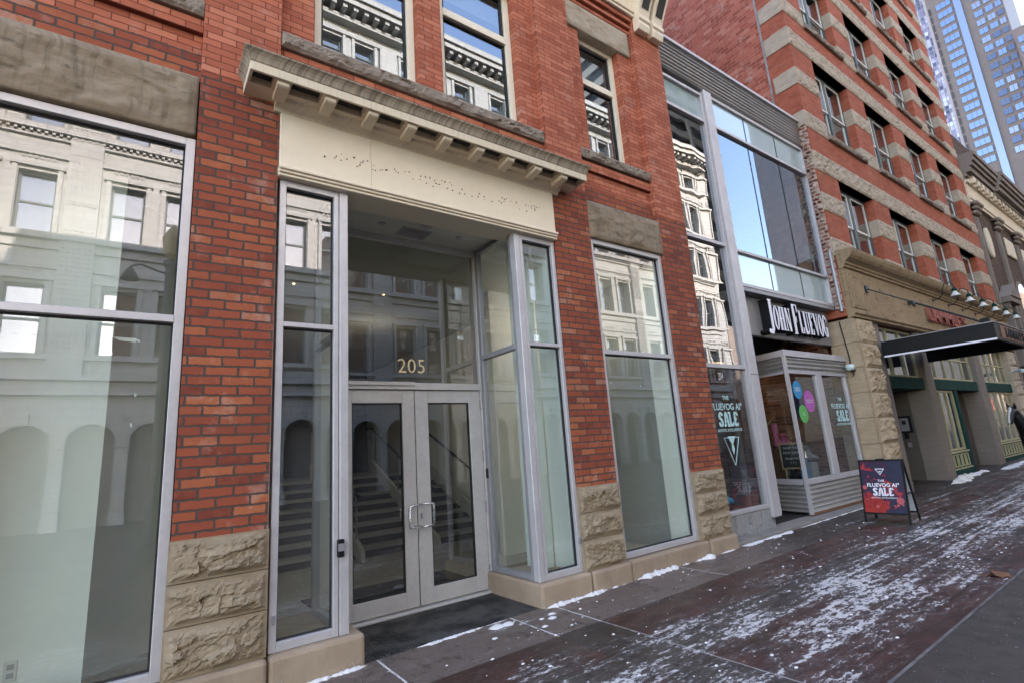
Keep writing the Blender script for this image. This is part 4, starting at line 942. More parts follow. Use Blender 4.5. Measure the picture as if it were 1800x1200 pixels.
MB().box(15.21, 15.26, .57, .65, 1.13, 1.27).build('conduit_box', 'black_paint', ic); MB().box(15.215, 15.26, .55, .62, .92, 1.03).build('keypad', 'alu_dark', ic)
pq = thing('wall_plaque', 'small dark plaque on the smooth stone pier by the recessed entrance', 'plaque', (12.72, -.03, 1.35))
MB().box(12.64, 12.80, -.045, -.03, 1.26, 1.46).build('plate', 'wood_panel', pq, bevel=.004); frame_rect(mb(), 0, 1, 0, 1, .1, 0, .1)
m = mb(); frame_rect(m, 12.63, 12.81, 1.25, 1.47, .012, -.05, -.031); m.build('rim', 'alu_dark', pq)
# a second camera on the far pier
c2 = thing('security_camera', 'white bullet security camera on the far rough stone pier beyond the canopy', 'camera', (23.5, -.1, 2.95))
MB().tube([(23.60, -.2, 2.93), (23.25, -.42, 2.90)], .06, 10).build('housing', 'camera_white', c2); MB().tube([(23.66, .0, 2.95), (23.60, -.2, 2.93)], .025, 6).build('bracket', 'camera_white', c2)
# raised sign letters
ls = thing('wall_lettering', "raised red letters reading LAMMLE'S on the tan stone fascia", 'sign', (17.6, -.12, 4.0))
text_part('lettering', "LAMMLE'S", .50, (17.60, -.16, 3.985), 'red_sign', ls, extrude=.03, offset=.004, sx=1.36, spacing=1.08)
m = mb()
for z in (3.975, 4.325): m.box(16.22, 18.95, -.128, -.112, z, z + .012)
m.build('mounting_rail', 'red_sign', ls)
# canopy
ca = thing('entrance_canopy', 'black flat entrance canopy hung from the stone fascia by two rods', 'canopy', (14, -1, 2.87))
CX0, CX1, CY = 12.66, 15.42, -1.92
MB().box(CX0, CX0 + .06, CY, -.11, 2.885, 3.20).build('side_panel', 'black_paint', ca); MB().box(CX1 - .06, CX1, CY, -.11, 2.885, 3.20).build('side_panel', 'black_paint', ca)
MB().box(CX0 + .06, CX1 - .06, CY, CY + .06, 2.885, 3.20).build('front_panel', 'black_paint', ca)
MB().box(CX0 + .061, CX1 - .061, CY + .061, -.11, 3.13, 3.19).build('deck', 'black_paint', ca)
MB().box(CX0 - .012, CX1 + .012, CY - .012, -.115, 3.201, 3.222).build('snow_cap', 'letter_white', ca) if False else None
MB().box(CX0 - .014, CX0 - .001, CY - .0, -.12, 2.872, 2.905).build('edge_strip', 'letter_white', ca)
MB().box(CX0 - .014, CX1 + .014, CY - .014, -.10, 3.201, 3.216).build('top_flashing', 'alu_dark', ca)
fr = MB().box(CX0 + .35, CX1 - .3, CY - .012, CY - .001, 2.92, 3.17).build('name_panel', 'wood_panel', ca)
text_part('lettering', "LAMMLE'S", .26, (14.05, CY - .02, 2.96), 'black_matte', ca, extrude=.006, offset=.004, sx=1.3)
for px_, tx in ((12.5, CX0 + .1), (15.33, CX1 - .1)):
    MB().tube([(px_, -.13, 4.35), (tx, CY + .12, 3.22)], .014, 6).build('suspension_rod', 'lamp_metal', ca)
    MB().prism([(px_ - .07, 4.28), (px_ + .07, 4.28), (px_ + .07, 4.42), (px_ - .07, 4.42)], 'y', -.14, -.101).build('wall_plate', 'lamp_metal', ca)
    MB().box(tx - .06, tx + .06, CY + .05, CY + .18, 3.217, 3.30).build('rod_anchor', 'black_paint', ca)
fl_ = thing('floodlight', 'small dark floodlight on the tan stone fascia beside the canopy rod plate', 'floodlight', (15.0, -.12, 4.33))
MB().box(14.93, 15.06, -.2, -.101, 4.28, 4.36).build('housing', 'lamp_metal', fl_); MB().box(14.95, 15.04, -.22, -.2, 4.285, 4.33).build('lens', 'lamp_shade_white', fl_)
for k in range(6):
    x = 16.95 + 1.28 * k
    lab = ['first gooseneck lamp from the left above the red wall letters', 'second gooseneck lamp above the red wall letters, over their middle', 'third gooseneck lamp, over the end of the red wall letters', 'fourth gooseneck lamp, just past the red wall letters behind the canopy corner', 'fifth gooseneck lamp along the fascia beyond the canopy corner', 'farthest gooseneck lamp at the right end of the tan fascia'][k]
    g = thing('gooseneck_lamp', lab, 'lamp', (x, -.10, 4.65), 'gooseneck lamps along the stone fascia')
    MB().tube([(x, -.10, 4.62), (x, -.22, 4.62), (x, -.33, 4.72), (x, -.36, 4.88), (x, -.42, 5.0), (x, -.52, 5.0), (x, -.58, 4.9), (x, -.58, 4.72)], .013, 8).build('arm', 'lamp_metal', g, smooth=True)
    MB().lathe([(.035, .14), (.05, .10), (.07, .06), (.135, .0), (.128, -.004), (.05, .05)], (x, -.58, 4.60), 18).build('lamp_shade', 'lamp_shade_white', g, smooth=True)
    MB().lathe([(.02, .24), (.055, .19), (.06, .14), (.035, .138)], (x, -.58, 4.60), 14).build('lamp_cap', 'green_paint', g, smooth=True)
    MB().lathe([(.05, 0), (.05, .02)], (0, 0, 0), 12).xform(Matrix.Translation((x, -.10, 4.62)) @ Matrix.Rotation(R(90), 4, 'X')).build('wall_plate', 'lamp_metal', g)

# ================================================================== black horse figure
def skin_body(name, nodes, edges, mat, parent, loc, sub=2):
    me = bpy.data.meshes.new(name); me.from_pydata([Vector(n[0]) for n in nodes], edges, []); me.materials.append(M[mat])
    o = bpy.data.objects.new(name, me); COL.objects.link(o); o.parent = parent
    o.location = Vector(loc) - world_loc(parent)
    sk = o.modifiers.new('skin', 'SKIN'); sk.use_smooth_shade = True
    if not me.skin_vertices: me.skin_vertices.new() if hasattr(me.skin_vertices, 'new') else None
    for i, n in enumerate(nodes): me.skin_vertices[0].data[i].radius = n[1] if isinstance(n[1], tuple) else (n[1], n[1])
    me.skin_vertices[0].data[0].use_root = True
    s_ = o.modifiers.new('sub', 'SUBSURF'); s_.levels = sub; s_.render_levels = sub
    return o
HX, HY = 18.05, -.80
ho = thing('horse_figure', 'black horse figure with a white blaze standing on the pavement at the right edge', 'horse', (HX + .6, HY - .35, .165))
def hp(f, s_, z):
    """forward, sideways and up in the horse's own frame; it faces along -x and a little towards the wall"""
    a = R(180 - 24); return (HX + .55 - .0 + f * math.cos(a) - s_ * math.sin(a), HY - .28 + f * math.sin(a) + s_ * math.cos(a), .165 + z)
nd = []; eg = []
def bone(pts, start=None):
    prev = start
    for p, r_ in pts:
        nd.append((hp(*p), r_)); i = len(nd) - 1
        if prev is not None: eg.append((prev, i))
        prev = i
    return prev
bone([((-.35, 0, .98), .23)])
chest = bone([((-.05, 0, .96), .235), ((.20, 0, .98), .215)], 0)
n2 = bone([((.36, 0, 1.14), .155), ((.46, 0, 1.32), .115), ((.52, 0, 1.46), .10)], chest)
bone([((.62, .03, 1.44), .098), ((.72, .05, 1.33), .082), ((.80, .07, 1.20), .06), ((.84, .08, 1.12), .052)], n2)
rump = bone([((-.65, 0, .99), .22), ((-.82, 0, .97), .17)], 0)
bone([((-.95, 0, .90), .05), ((-1.02, 0, .65), .05), ((-1.02, 0, .42), .03)], rump)
for s_ in (-1, 1):
    bone([((.20, .13 * s_, .80), .11), ((.19, .14 * s_, .62), .075), ((.21, .14 * s_, .40), .052), ((.19, .14 * s_, .12), .036), ((.22, .14 * s_, .03), .052)], chest)
    bone([((-.68, .14 * s_, .78), .14), ((-.58, .15 * s_, .62), .09), ((-.76, .15 * s_, .42), .055), ((-.74, .15 * s_, .12), .038), ((-.70, .15 * s_, .03), .052)], rump)
skin_body('body', nd, eg, 'horse_black', ho, (0, 0, 0))
for s_ in (-1, 1):
    e0 = Vector(hp(.54, .065 * s_, 1.50)); e1 = Vector(hp(.56, .085 * s_, 1.66))
    MB().tube([e0, e0.lerp(e1, .5), e1], [.03, .034, .006], 8).build('ear', 'horse_black', ho, smooth=True)
    c_ = Vector(hp(.66, .03 + .09 * s_, 1.42)); MB().lathe([(.002, -.018), (.014, -.011), (.018, 0), (.014, .011), (.002, .018)], c_, 10).build('eye', 'boot_black', ho, smooth=True)
    c_ = Vector(hp(.875, .08 + .03 * s_, 1.12)); MB().lathe([(.002, -.012), (.011, 0), (.002, .012)], c_, 8).build('nostril', 'gasket', ho)
vs = []
for f_, sd_, z_, hw in ((.665, .032, 1.535, .035), (.705, .038, 1.47, .045), (.765, .048, 1.40, .035), (.81, .06, 1.315, .028), (.85, .07, 1.235, .026), (.885, .08, 1.175, .034), (.90, .085, 1.13, .03)):
    vs += [hp(f_, sd_ - hw, z_), hp(f_ + .012, sd_, z_ + .008), hp(f_, sd_ + hw, z_)]
fs = []
for i in range(6): fs += [(i * 3, i * 3 + 1, i * 3 + 4, i * 3 + 3), (i * 3 + 1, i * 3 + 2, i * 3 + 5, i * 3 + 4)]
o = MB().add(vs, fs).build('blaze', 'horse_white', ho, smooth=True); sm = o.modifiers.new('solid', 'SOLIDIFY'); sm.thickness = .02
m = mb(); rnd = random.Random(2)
for k in range(40):
    t_ = rnd.random(); a_ = Vector(hp(.50 - .42 * t_, rnd.uniform(-.02, .02), 1.56 - .42 * t_)); b_ = a_ + Vector((rnd.uniform(-.03, .03), rnd.uniform(.06, .13), -rnd.uniform(.08, .2)))
    m.tube([a_, a_.lerp(b_, .5) + Vector((0, .02, .02)), b_], [.014, .012, .003], 5)
m.build('mane', 'horse_black', ho, smooth=True)

# ================================================================== theatre
th = thing('theatre_building', 'dark brown brick theatre with cream pilasters and a deep cream cornice beyond the stone-banded building', 'building', (40, 0, .3))
MB().box(24.62, 62, .05, 20, -.2, 9.35).build('wall', 'brick_brown', th)
MB().box(24.62, 62, .1, 20, 11.3, 12.5).build('parapet', 'brick_brown', th)
en = mb()
for zz, h, yy in ((9.36, .12, -.06), (9.48, .12, -.10), (9.60, .55, -.04), (10.15, .10, -.12)): en.box(24.64, 62, yy, .3, zz, zz + h)
en = en.build('entablature', 'cream', th)
co = mb()
for i, (zz, h, yy) in enumerate(((10.26, .12, -.2), (10.38, .14, -.27), (10.52, .22, -.42), (10.74, .16, -.50), (10.90, .2, -.57), (11.1, .18, -.62))):
    co.box(24.66, 28.0, yy + .14, .3, zz, zz + h); co.box(28.0, 62, yy, .3, zz, zz + h)
co.build('cornice', 'stone_plain', th)
m = mb(); cb = [(24.9, 10.4)]
for k in range(60): cb += [(25.0 + .6 * k, 10.36), (25.0 + .6 * k, 10.16), (25.25 + .6 * k, 10.16), (25.25 + .6 * k, 10.36)]
m.prism(cb + [(61, 10.4)], 'y', -.24, -.05)
m.build('dentil_trim', 'cream', th)
for k, x in enumerate((24.72, 27.75, 30.9, 33.9, 36.9, 40, 43)):
    p = MB().box(x + .04, x + .46, -.03, .1, .2, 8.85).box(x + .10, x + .40, -.055, -.0305, .8, 8.8).build('pilaster', 'stone_plain', th, bevel=.015)
    c = mb(); rnd = random.Random(k)
    for zz, r_ in ((8.86, .0), (9.02, .05), (9.18, .10)):
        for j in range(5):
            xx = x - r_ + (.5 + 2 * r_) * j / 4.0; c.lathe([(.02, 0), (.09, .05), (.10, .12), (.03, .16)], (xx, -.06 - r_, zz), 8)
    c.box(x - .08, x + .58, -.2, .1, 9.28, 9.355); c.build('capital', 'stone_sill', p)
ov = mb(); n = 28
pts = [(26.05 + .30 * math.cos(2 * math.pi * i / n), 8.0 + .62 * math.sin(2 * math.pi * i / n)) for i in range(n)]
ov.prism(pts, 'y', -.05, .05); ov.build('oval_plaque', 'cream', th, bevel=.02)
MB().box(29.0, 30.4, -.03, .05, 8.0, 8.8).box(32, 33.4, -.03, .05, 8.0, 8.8).build('relief_panel', 'cream', th, bevel=.03)
pd = mb(); pd.prism([(25.5, 5.75), (27.0, 5.75), (26.25, 6.3)], 'y', -.30, .05); pd.box(25.5, 27.0, -.26, .05, 5.55, 5.74).box(25.65, 25.9, -.15, .05, 3.2, 5.54).box(26.6, 26.85, -.15, .05, 3.2, 5.54)
pd.build('pediment', 'stone_plain', th); MB().box(25.92, 26.58, -.02, .05, 3.2, 5.5).build('niche_window', 'interior_dark', th)
for x in (28.75, 31.8, 34.8):
    ar = [(x, 3.0), (x + 1.7, 3.0)] + [(x + .85 + .85 * math.cos(a), 6.1 + .85 * math.sin(a)) for a in [i * math.pi / 12 for i in range(13)]]
    wn = MB().prism(ar, 'y', .0, .049).build('arched_window', 'stone_plain', th)
    ai = [(x + .14, 3.1), (x + 1.56, 3.1)] + [(x + .85 + .71 * math.cos(a), 6.1 + .71 * math.sin(a)) for a in [i * math.pi / 12 for i in range(13)]]
    MB().add([(p[0], -.006, p[1]) for p in ai], [tuple(range(len(ai)))]).build('pane', 'glass_small', wn)

# ================================================================== office towers
def sc_(y, z, k=1.368): return (-4.2 + (y + 4.2) * k, 1.5 + (z - 1.5) * k)
TXB = 260
tw = thing('office_tower', 'tall pinkish granite office tower with a column of blue windows behind the theatre', 'tower', (280, 26, 0))
YL, YR = sc_(25.75, 0)[0], sc_(10.15, 0)[0]
MB().box(TXB, TXB + 40, YR, YL, -2, 196).build('wall', 'granite', tw)
y0, y1 = sc_(18.2, 0)[0], sc_(19.8, 0)[0]
MB().box(TXB - .5, TXB - .01, y0, y1, 60, 196).build('glass_strip', 'glass_tower_pale', tw)
plain('glass_backing', (.16, .23, .34), .15, .6, .1, .1)
def tower_win(name, par, x, ya, yb, zc, h, mat, mull=2):
    o = MB().box(x - .25, x + .0 - .02, ya, yb, zc - h / 2, zc + h / 2).build(name, mat, par, loc=(x, (ya + yb) / 2, zc))
    if mull:
        m = mb()
        for i in range(1, mull): yy = ya + (yb - ya) * i / mull; m.box(x - .32, x - .251, yy - .07, yy + .07, zc - h / 2, zc + h / 2)
        m.build('mullion', 'granite', o)
    return o
zr = [161.6 - 3.97 * i for i in range(-2, 17)]
by0, by1 = sc_(20.35, 0)[0], sc_(23.75, 0)[0]; dy0, dy1 = sc_(25.15, 0)[0], sc_(25.6, 0)[0]
pb = tower_win('window', tw, TXB, by0, by1, zr[0], 2.5, 'glass_tower', 3); pdk = tower_win('window', tw, TXB, dy0, dy1, zr[0], 3.0, 'dark_tower', 0)
gy = [(sc_(a, 0)[0], sc_(b, 0)[0]) for a, b in ((14.5, 16.3), (12.3, 13.9), (10.6, 11.8))]
pg = [tower_win('window', tw, TXB, a, b, zr[0], 2.4, 'glass_tower', 2) for a, b in gy]
pv = [[p] + [tower_win('window', tw, TXB, a, b, zr[0] + 3.97 * (k + 1), 2.4, mt_, 2) for k, mt_ in enumerate(('glass_tower_dim', 'glass_tower_pale'))] for p, (a, b) in zip(pg, gy)]
rnd = random.Random(4)
for i, z in enumerate(zr[1:]):
    for p in [pb, pdk]: copy_tree(p, tw, (0, 0, z - zr[0]))
    for v_ in pv:
        k = rnd.choice((0, 0, 1, 2, 2)) if i < 7 else rnd.choice((0, 1, 1, 1, 2)); copy_tree(v_[k], tw, (0, 0, z - zr[0] - 3.97 * k))
# facade continuing towards the street, lower
tc = thing('office_tower', 'lower granite tower wing with pale windows at the top right edge of the photo', 'tower', (275, 5, 0))
ZC = sc_(0, 103.4)[1]
MB().box(TXB - 6, TXB + 30, -30, YR - .4, -2, ZC).build('wall', 'granite', tc)
for i in range(11):
    z = ZC - 5 - 3.97 * i
    for j in range(3):
        a = YR - 3.6 - 3.4 * j
        if i == 0 and j == 0: p0 = tower_win('window', tc, TXB - 6, a, a + 2.4, z, 2.4, 'glass_tower', 2); z00, a00 = z, a
        else: copy_tree(p0, tc, (0, a - a00, z - z00))
ta = thing('office_tower', 'tower with blue-white reflections painted over its mirrored face, between the brick building and the granite tower', 'tower', (330, 60, 0))
t = NT('painted_mirror_glass'); o_ = t.obj(); x, y, z = t.sep(o_)
bt = t.n('ShaderNodeTexBrick', offset=.0); t.link(t.comb(t.math('ADD', y, x), z, 0), bt.inputs['Vector'])
bt.inputs['Color1'].default_value = (0, 0, 0, 1); bt.inputs['Color2'].default_value = (1, 1, 1, 1); bt.inputs['Mortar'].default_value = (.4, .4, .4, 1); bt.inputs['Scale'].default_value = 1
bt.inputs['Mortar Size'].default_value = .12; bt.inputs['Brick Width'].default_value = 1.3; bt.inputs['Row Height'].default_value = 1.9
f_ = t.math('ADD', t.math('MULTIPLY', bt.outputs['Color'], .7), t.math('MULTIPLY', t.noise(o_, .35, 4, .7), .6))
t.bsdf(t.ramp(f_, [(.3, (.035, .042, .07)), (.5, (.12, .12, .17)), (.7, (.22, .22, .29)), (.95, (.40, .44, .52))]), .25, .2); M['painted_mirror_glass'] = t.m  # random cells paint the many small reflections into the base colour
MB().box(TXB + 5, TXB + 60, YL + .05, YL + 40, -2, 215).build('wall', 'painted_mirror_glass', ta)
MB().box(TXB + 2, TXB + 5, YL + .05, YL + 1.2, -2, 215).build('corner_fin', 'tower_pale', ta)
# ================================================================== cream building across the street (seen in the glass)
OY = -18.0
ob = thing('terracotta_building', 'cream terracotta office building across the street, mirrored in the shop windows', 'building', (8, OY, 0))
XA, XB = -14.0, 37.4
def bayx(k): return -2.2 + 5.88 * k
FL = [(5.70, 8.06), (9.95, 12.12), (13.87, 16.1), (17.8, 20.1), (21.7, 22.85)]
w = mb()
ks = range(-2, 7); wins = []
for k in ks:
    xs = [bayx(k) + .77 + 1.67 * i for i in range(3)]
    wins += [(x, s, h) for (s, h) in FL for x in xs]
xall = sorted({round(x, 3) for x, s, h in wins})
ed = [XA] + [e for x in xall for e in (x, x + 1.02)] + [XB]
for i in range(0, len(ed), 2): w.box(ed[i], ed[i + 1], OY - .37, OY, 4.3, 24.2)
zz = [4.3] + [e for r in FL for e in r] + [24.2]
for x in xall:
    for i in range(0, len(zz), 2): w.box(x, x + 1.02, OY - .37, OY - .002, zz[i], zz[i + 1])
w.build('wall', 'terracotta', ob)
MB().box(XA, XB, OY - 14, OY - .9, 0, 24).build('core', 'interior_grey', ob)
MB().box(XA, XB, OY - .60, OY - .52, 4.3, 24).build('blind', 'blind', ob)
# arcade on the ground floor
ar = mb(); n = 10
x = bayx(-2) + .23 - 1.67 * 0
xk = -1.97 + 1.67 * -6
while xk < XB - 2:
    c = xk + .645
    top = [(c + .645 * math.cos(a), 2.72 + .645 * math.sin(a)) for a in [i * math.pi / n for i in range(n + 1)]]
    poly = [(xk - .38 + .0, 4.29), (xk - .38, 2.72)] + [(p[0], p[1]) for p in reversed(top)] + [(xk + 1.29, 4.29)]
    ar.prism(poly, 'y', OY - .45, OY); ar.box(xk - .38, xk, OY - .45, OY + .01, 0, 2.719)
    xk += 1.67
ar.build('arcade', 'terracotta_shade', ob)
am = mb(); xk = -1.97 + 1.67 * -6
while xk < XB - 2:
    c = xk + .645
    for r0, r1, d in ((.66, .72, .10), (.74, .80, .06)):
        A_ = [i * math.pi / 14 for i in range(15)]
        am.prism([(c + r1 * math.cos(a), 2.72 + r1 * math.sin(a)) for a in A_] + [(c + r0 * math.cos(a), 2.72 + r0 * math.sin(a)) for a in reversed(A_)], 'y', OY, OY + d)
    am.box(xk - .42, xk + .03, OY, OY + .14, 2.58, 2.70); am.box(xk - .36, xk - .02, OY, OY + .06, .5, 2.56); am.box(xk - .42, xk + .03, OY, OY + .12, .0, .45)
    am.box(c - .07, c + .07, OY, OY + .16, 3.36, 3.72); am.prism([(xk - .19 + .12 * math.cos(q), 3.6 + .12 * math.sin(q)) for q in [u * math.pi / 8 for u in range(16)]], 'y', OY, OY + .05)
    xk += 1.67
am.build('arch_moulding', 'terracotta', ob)
MB().box(XA, XB, OY - .9, OY - .6, 0, 4.3).build('arcade_back', 'arcade_dark', ob)
cs = mb()
for z, h, d in ((4.32, .14, .22), (4.46, .3, .10), (4.80, .16, .3), (5.50, .18, .16), (8.6, .12, .10), (9.30, .3, .10), (9.62, .22, .30), (12.7, .12, .12), (13.40, .14, .14), (13.60, .22, .34), (16.7, .14, .14), (17.5, .22, .26), (20.6, .14, .12), (21.35, .26, .3), (23.0, .2, .15), (23.55, .25, .5), (24.0, .3, 1.15), (24.3, .35, 1.3), (24.66, .6, .25)):
    cs.box(XA - d * .5, XB + d, OY + .001, OY + d, z, z + h)
cs.build('cornice', 'terracotta', ob)
dn = mb()
xk = XA
while xk < XB:
    dn.box(xk, xk + .22, OY + .1, OY + 1.0, 23.81, 23.995); xk += .55
xk = XA
while xk < XB: dn.box(xk, xk + .09, OY + .0, OY + .26, 13.5, 13.59); xk += .2
dn.build('dentil_trim', 'terracotta', ob)
pl_ = mb()
for k in range(-1, 7):
    xc = bayx(k); pl_.box(xc - .47, xc + .47, OY, OY + .22, 4.97, 23.0)
    for i in range(6): pl_.box(xc - .40 + .145 * i, xc - .33 + .145 * i, OY + .22, OY + .26, 11.0, 13.3); pl_.box(xc - .40 + .145 * i, xc - .33 + .145 * i, OY + .22, OY + .26, 13.95, 21.3)
    for i in range(6):
        for j in range(26): pl_.box(xc - .40 + .145 * i, xc - .33 + .145 * i, OY + .22, OY + .26, 5.9 + .165 * j, 5.98 + .165 * j)
pl_.build('pilaster', 'terracotta', ob)
sr = mb(); spn = mb()
for x, s, h in wins:
    sr.box(x - .16, x - .02, OY, OY + .10, s - .05, h + .12); sr.box(x + 1.04, x + 1.18, OY, OY + .10, s - .05, h + .12); sr.box(x - .22, x + 1.24, OY, OY + .16, h + .12, h + .26); sr.box(x - .14, x + 1.16, OY, OY + .14, s - .14, s - .05)
    for j in range(6): spn.box(x + .05 + .16 * j, x + .13 + .16 * j, OY, OY + .05, h + .45, h + .8)
sr.build('window_surround', 'terracotta', ob); spn.build('spandrel_ornament', 'terracotta', ob)
def owin(x, s, h, par=ob, m=None, g=None):
    f = m or mb(); frame_rect(f, x, x + 1.02, s, h, .07, OY - .35, OY - .28); f.box(x + .07, x + .95, OY - .35, OY - .27, (s + h) / 2 - .04, (s + h) / 2 + .04)
    if m is None:
        f = f.build('window', 'window_green', ob, loc=(x, OY - .3, s)); pane(x + .07, x + .95, OY - .32, s + .07, h - .07).build('pane', 'glass_small', f); return f
    g.quad((x + .07, OY - .32, s + .07), (x + .95, OY - .32, s + .07), (x + .95, OY - .32, h - .07), (x + .07, OY - .32, h - .07))
near = [q for q in wins if q[0] < 22][:]; far = [q for q in wins if q[0] >= 22 or q[1] > 21]
near = [q for q in near if q[1] <= 21]
pr_ = {}
cnt = 0; rest = far[:]
for q in near:
    if cnt >= 100: rest.append(q); continue
    key = q[1]
    if key not in pr_: pr_[key] = (owin(*q), q[0])
    else: copy_tree(pr_[key][0], ob, (q[0] - pr_[key][1], 0, 0))
    cnt += 1
fm, gm = mb(), mb()
for q in rest: owin(*q, m=fm, g=gm)
o = fm.build('window', 'window_green', ob); o['kind'] = 'stuff'; gm.build('pane', 'glass_small', o)
text_part('lettering', "HY'S", .62, (15.2, OY + .5, 8.75), 'black_paint', ob, rotz=180, extrude=.03, offset=.01) if False else None
# striped slab tower and dark tower behind
st_ = thing('slab_tower', 'beige slab tower with dark ribbon windows behind the cream building across the street', 'tower', (64, -45, 0))
m = mb(); d = mb()
for k in range(22): m.box(55, 73, -52, -36, 3.2 * k + 1.9, 3.2 * k + 3.3)
d.box(55.4, 72.6, -51.6, -36.4, 0, 70.9)
for x in (55, 60.8, 66.6, 72): m.box(x, x + 1, -36.2, -35.7, 0, 72)
m.build('floor_slab', 'slab_beige', st_); d.build('ribbon_window', 'dark_tower', st_)
dt = thing('dark_tower', 'dark glass tower across the street to the right, mirrored in the curtain wall', 'tower', (84, -30, 0))
MB().prism([(50, -19), (120, -19), (130, -49), (115, -49)], 'z', 0, 62).build('wall', 'dark_tower', dt)
lw_ = thing('stone_screen_block', 'stone blocks added across the street to screen sky from the window reflections', 'building', (52, -24, 0))
MB().box(42, 118, -40, -20.2, 0, 11).build('wall', 'stone_plain', lw_); MB().box(118, 260, -40, -20.2, 0, 30).build('wall', 'stone_brown', lw_)  # both blocks are added to hide bright low sky in the glass
m = mb()
for k in range(18): m.box(43 + 2.4 * k, 44.2 + 2.4 * k, -20.19, -20.1, 1.5, 4.2); m.box(43 + 2.4 * k, 44.2 + 2.4 * k, -20.19, -20.1, 6, 9)
m.build('window', 'dark_tower', lw_); kids(lw_)[-1]['kind'] = 'stuff'
# street lamp behind the camera
sl = thing('street_lamp', 'dark cast iron street lamp mirrored at the edge of the left shop window', 'street lamp', (.60, -7.2, 0))
LX, LY = .30, -7.6
MB().lathe([(.24, 0), (.24, .25), (.18, .35), (.14, .9), (.10, 1.0), (.11, 1.2), (.10, 5.6), (.14, 5.65), (.14, 5.75), (.06, 5.8)], (LX, LY, .0), 14).build('post', 'lamp_metal', sl, smooth=False)
MB().tube([(LX, LY, 5.45), (LX - .5, LY, 5.62), (LX - .66, LY, 5.55)], .02, 6).build('arm', 'lamp_metal', sl); MB().lathe([(.02, .25), (.05, .2), (.16, 0), (.15, -.02)], (LX - .66, LY, 5.3), 14).build('lamp_shade', 'lamp_metal', sl)
MB().lathe([(.06, 0), (.15, .1), (.19, .45), (.10, .62), (.02, .75)], (LX, LY, 5.8), 14).build('lantern', 'lantern_glass', sl)

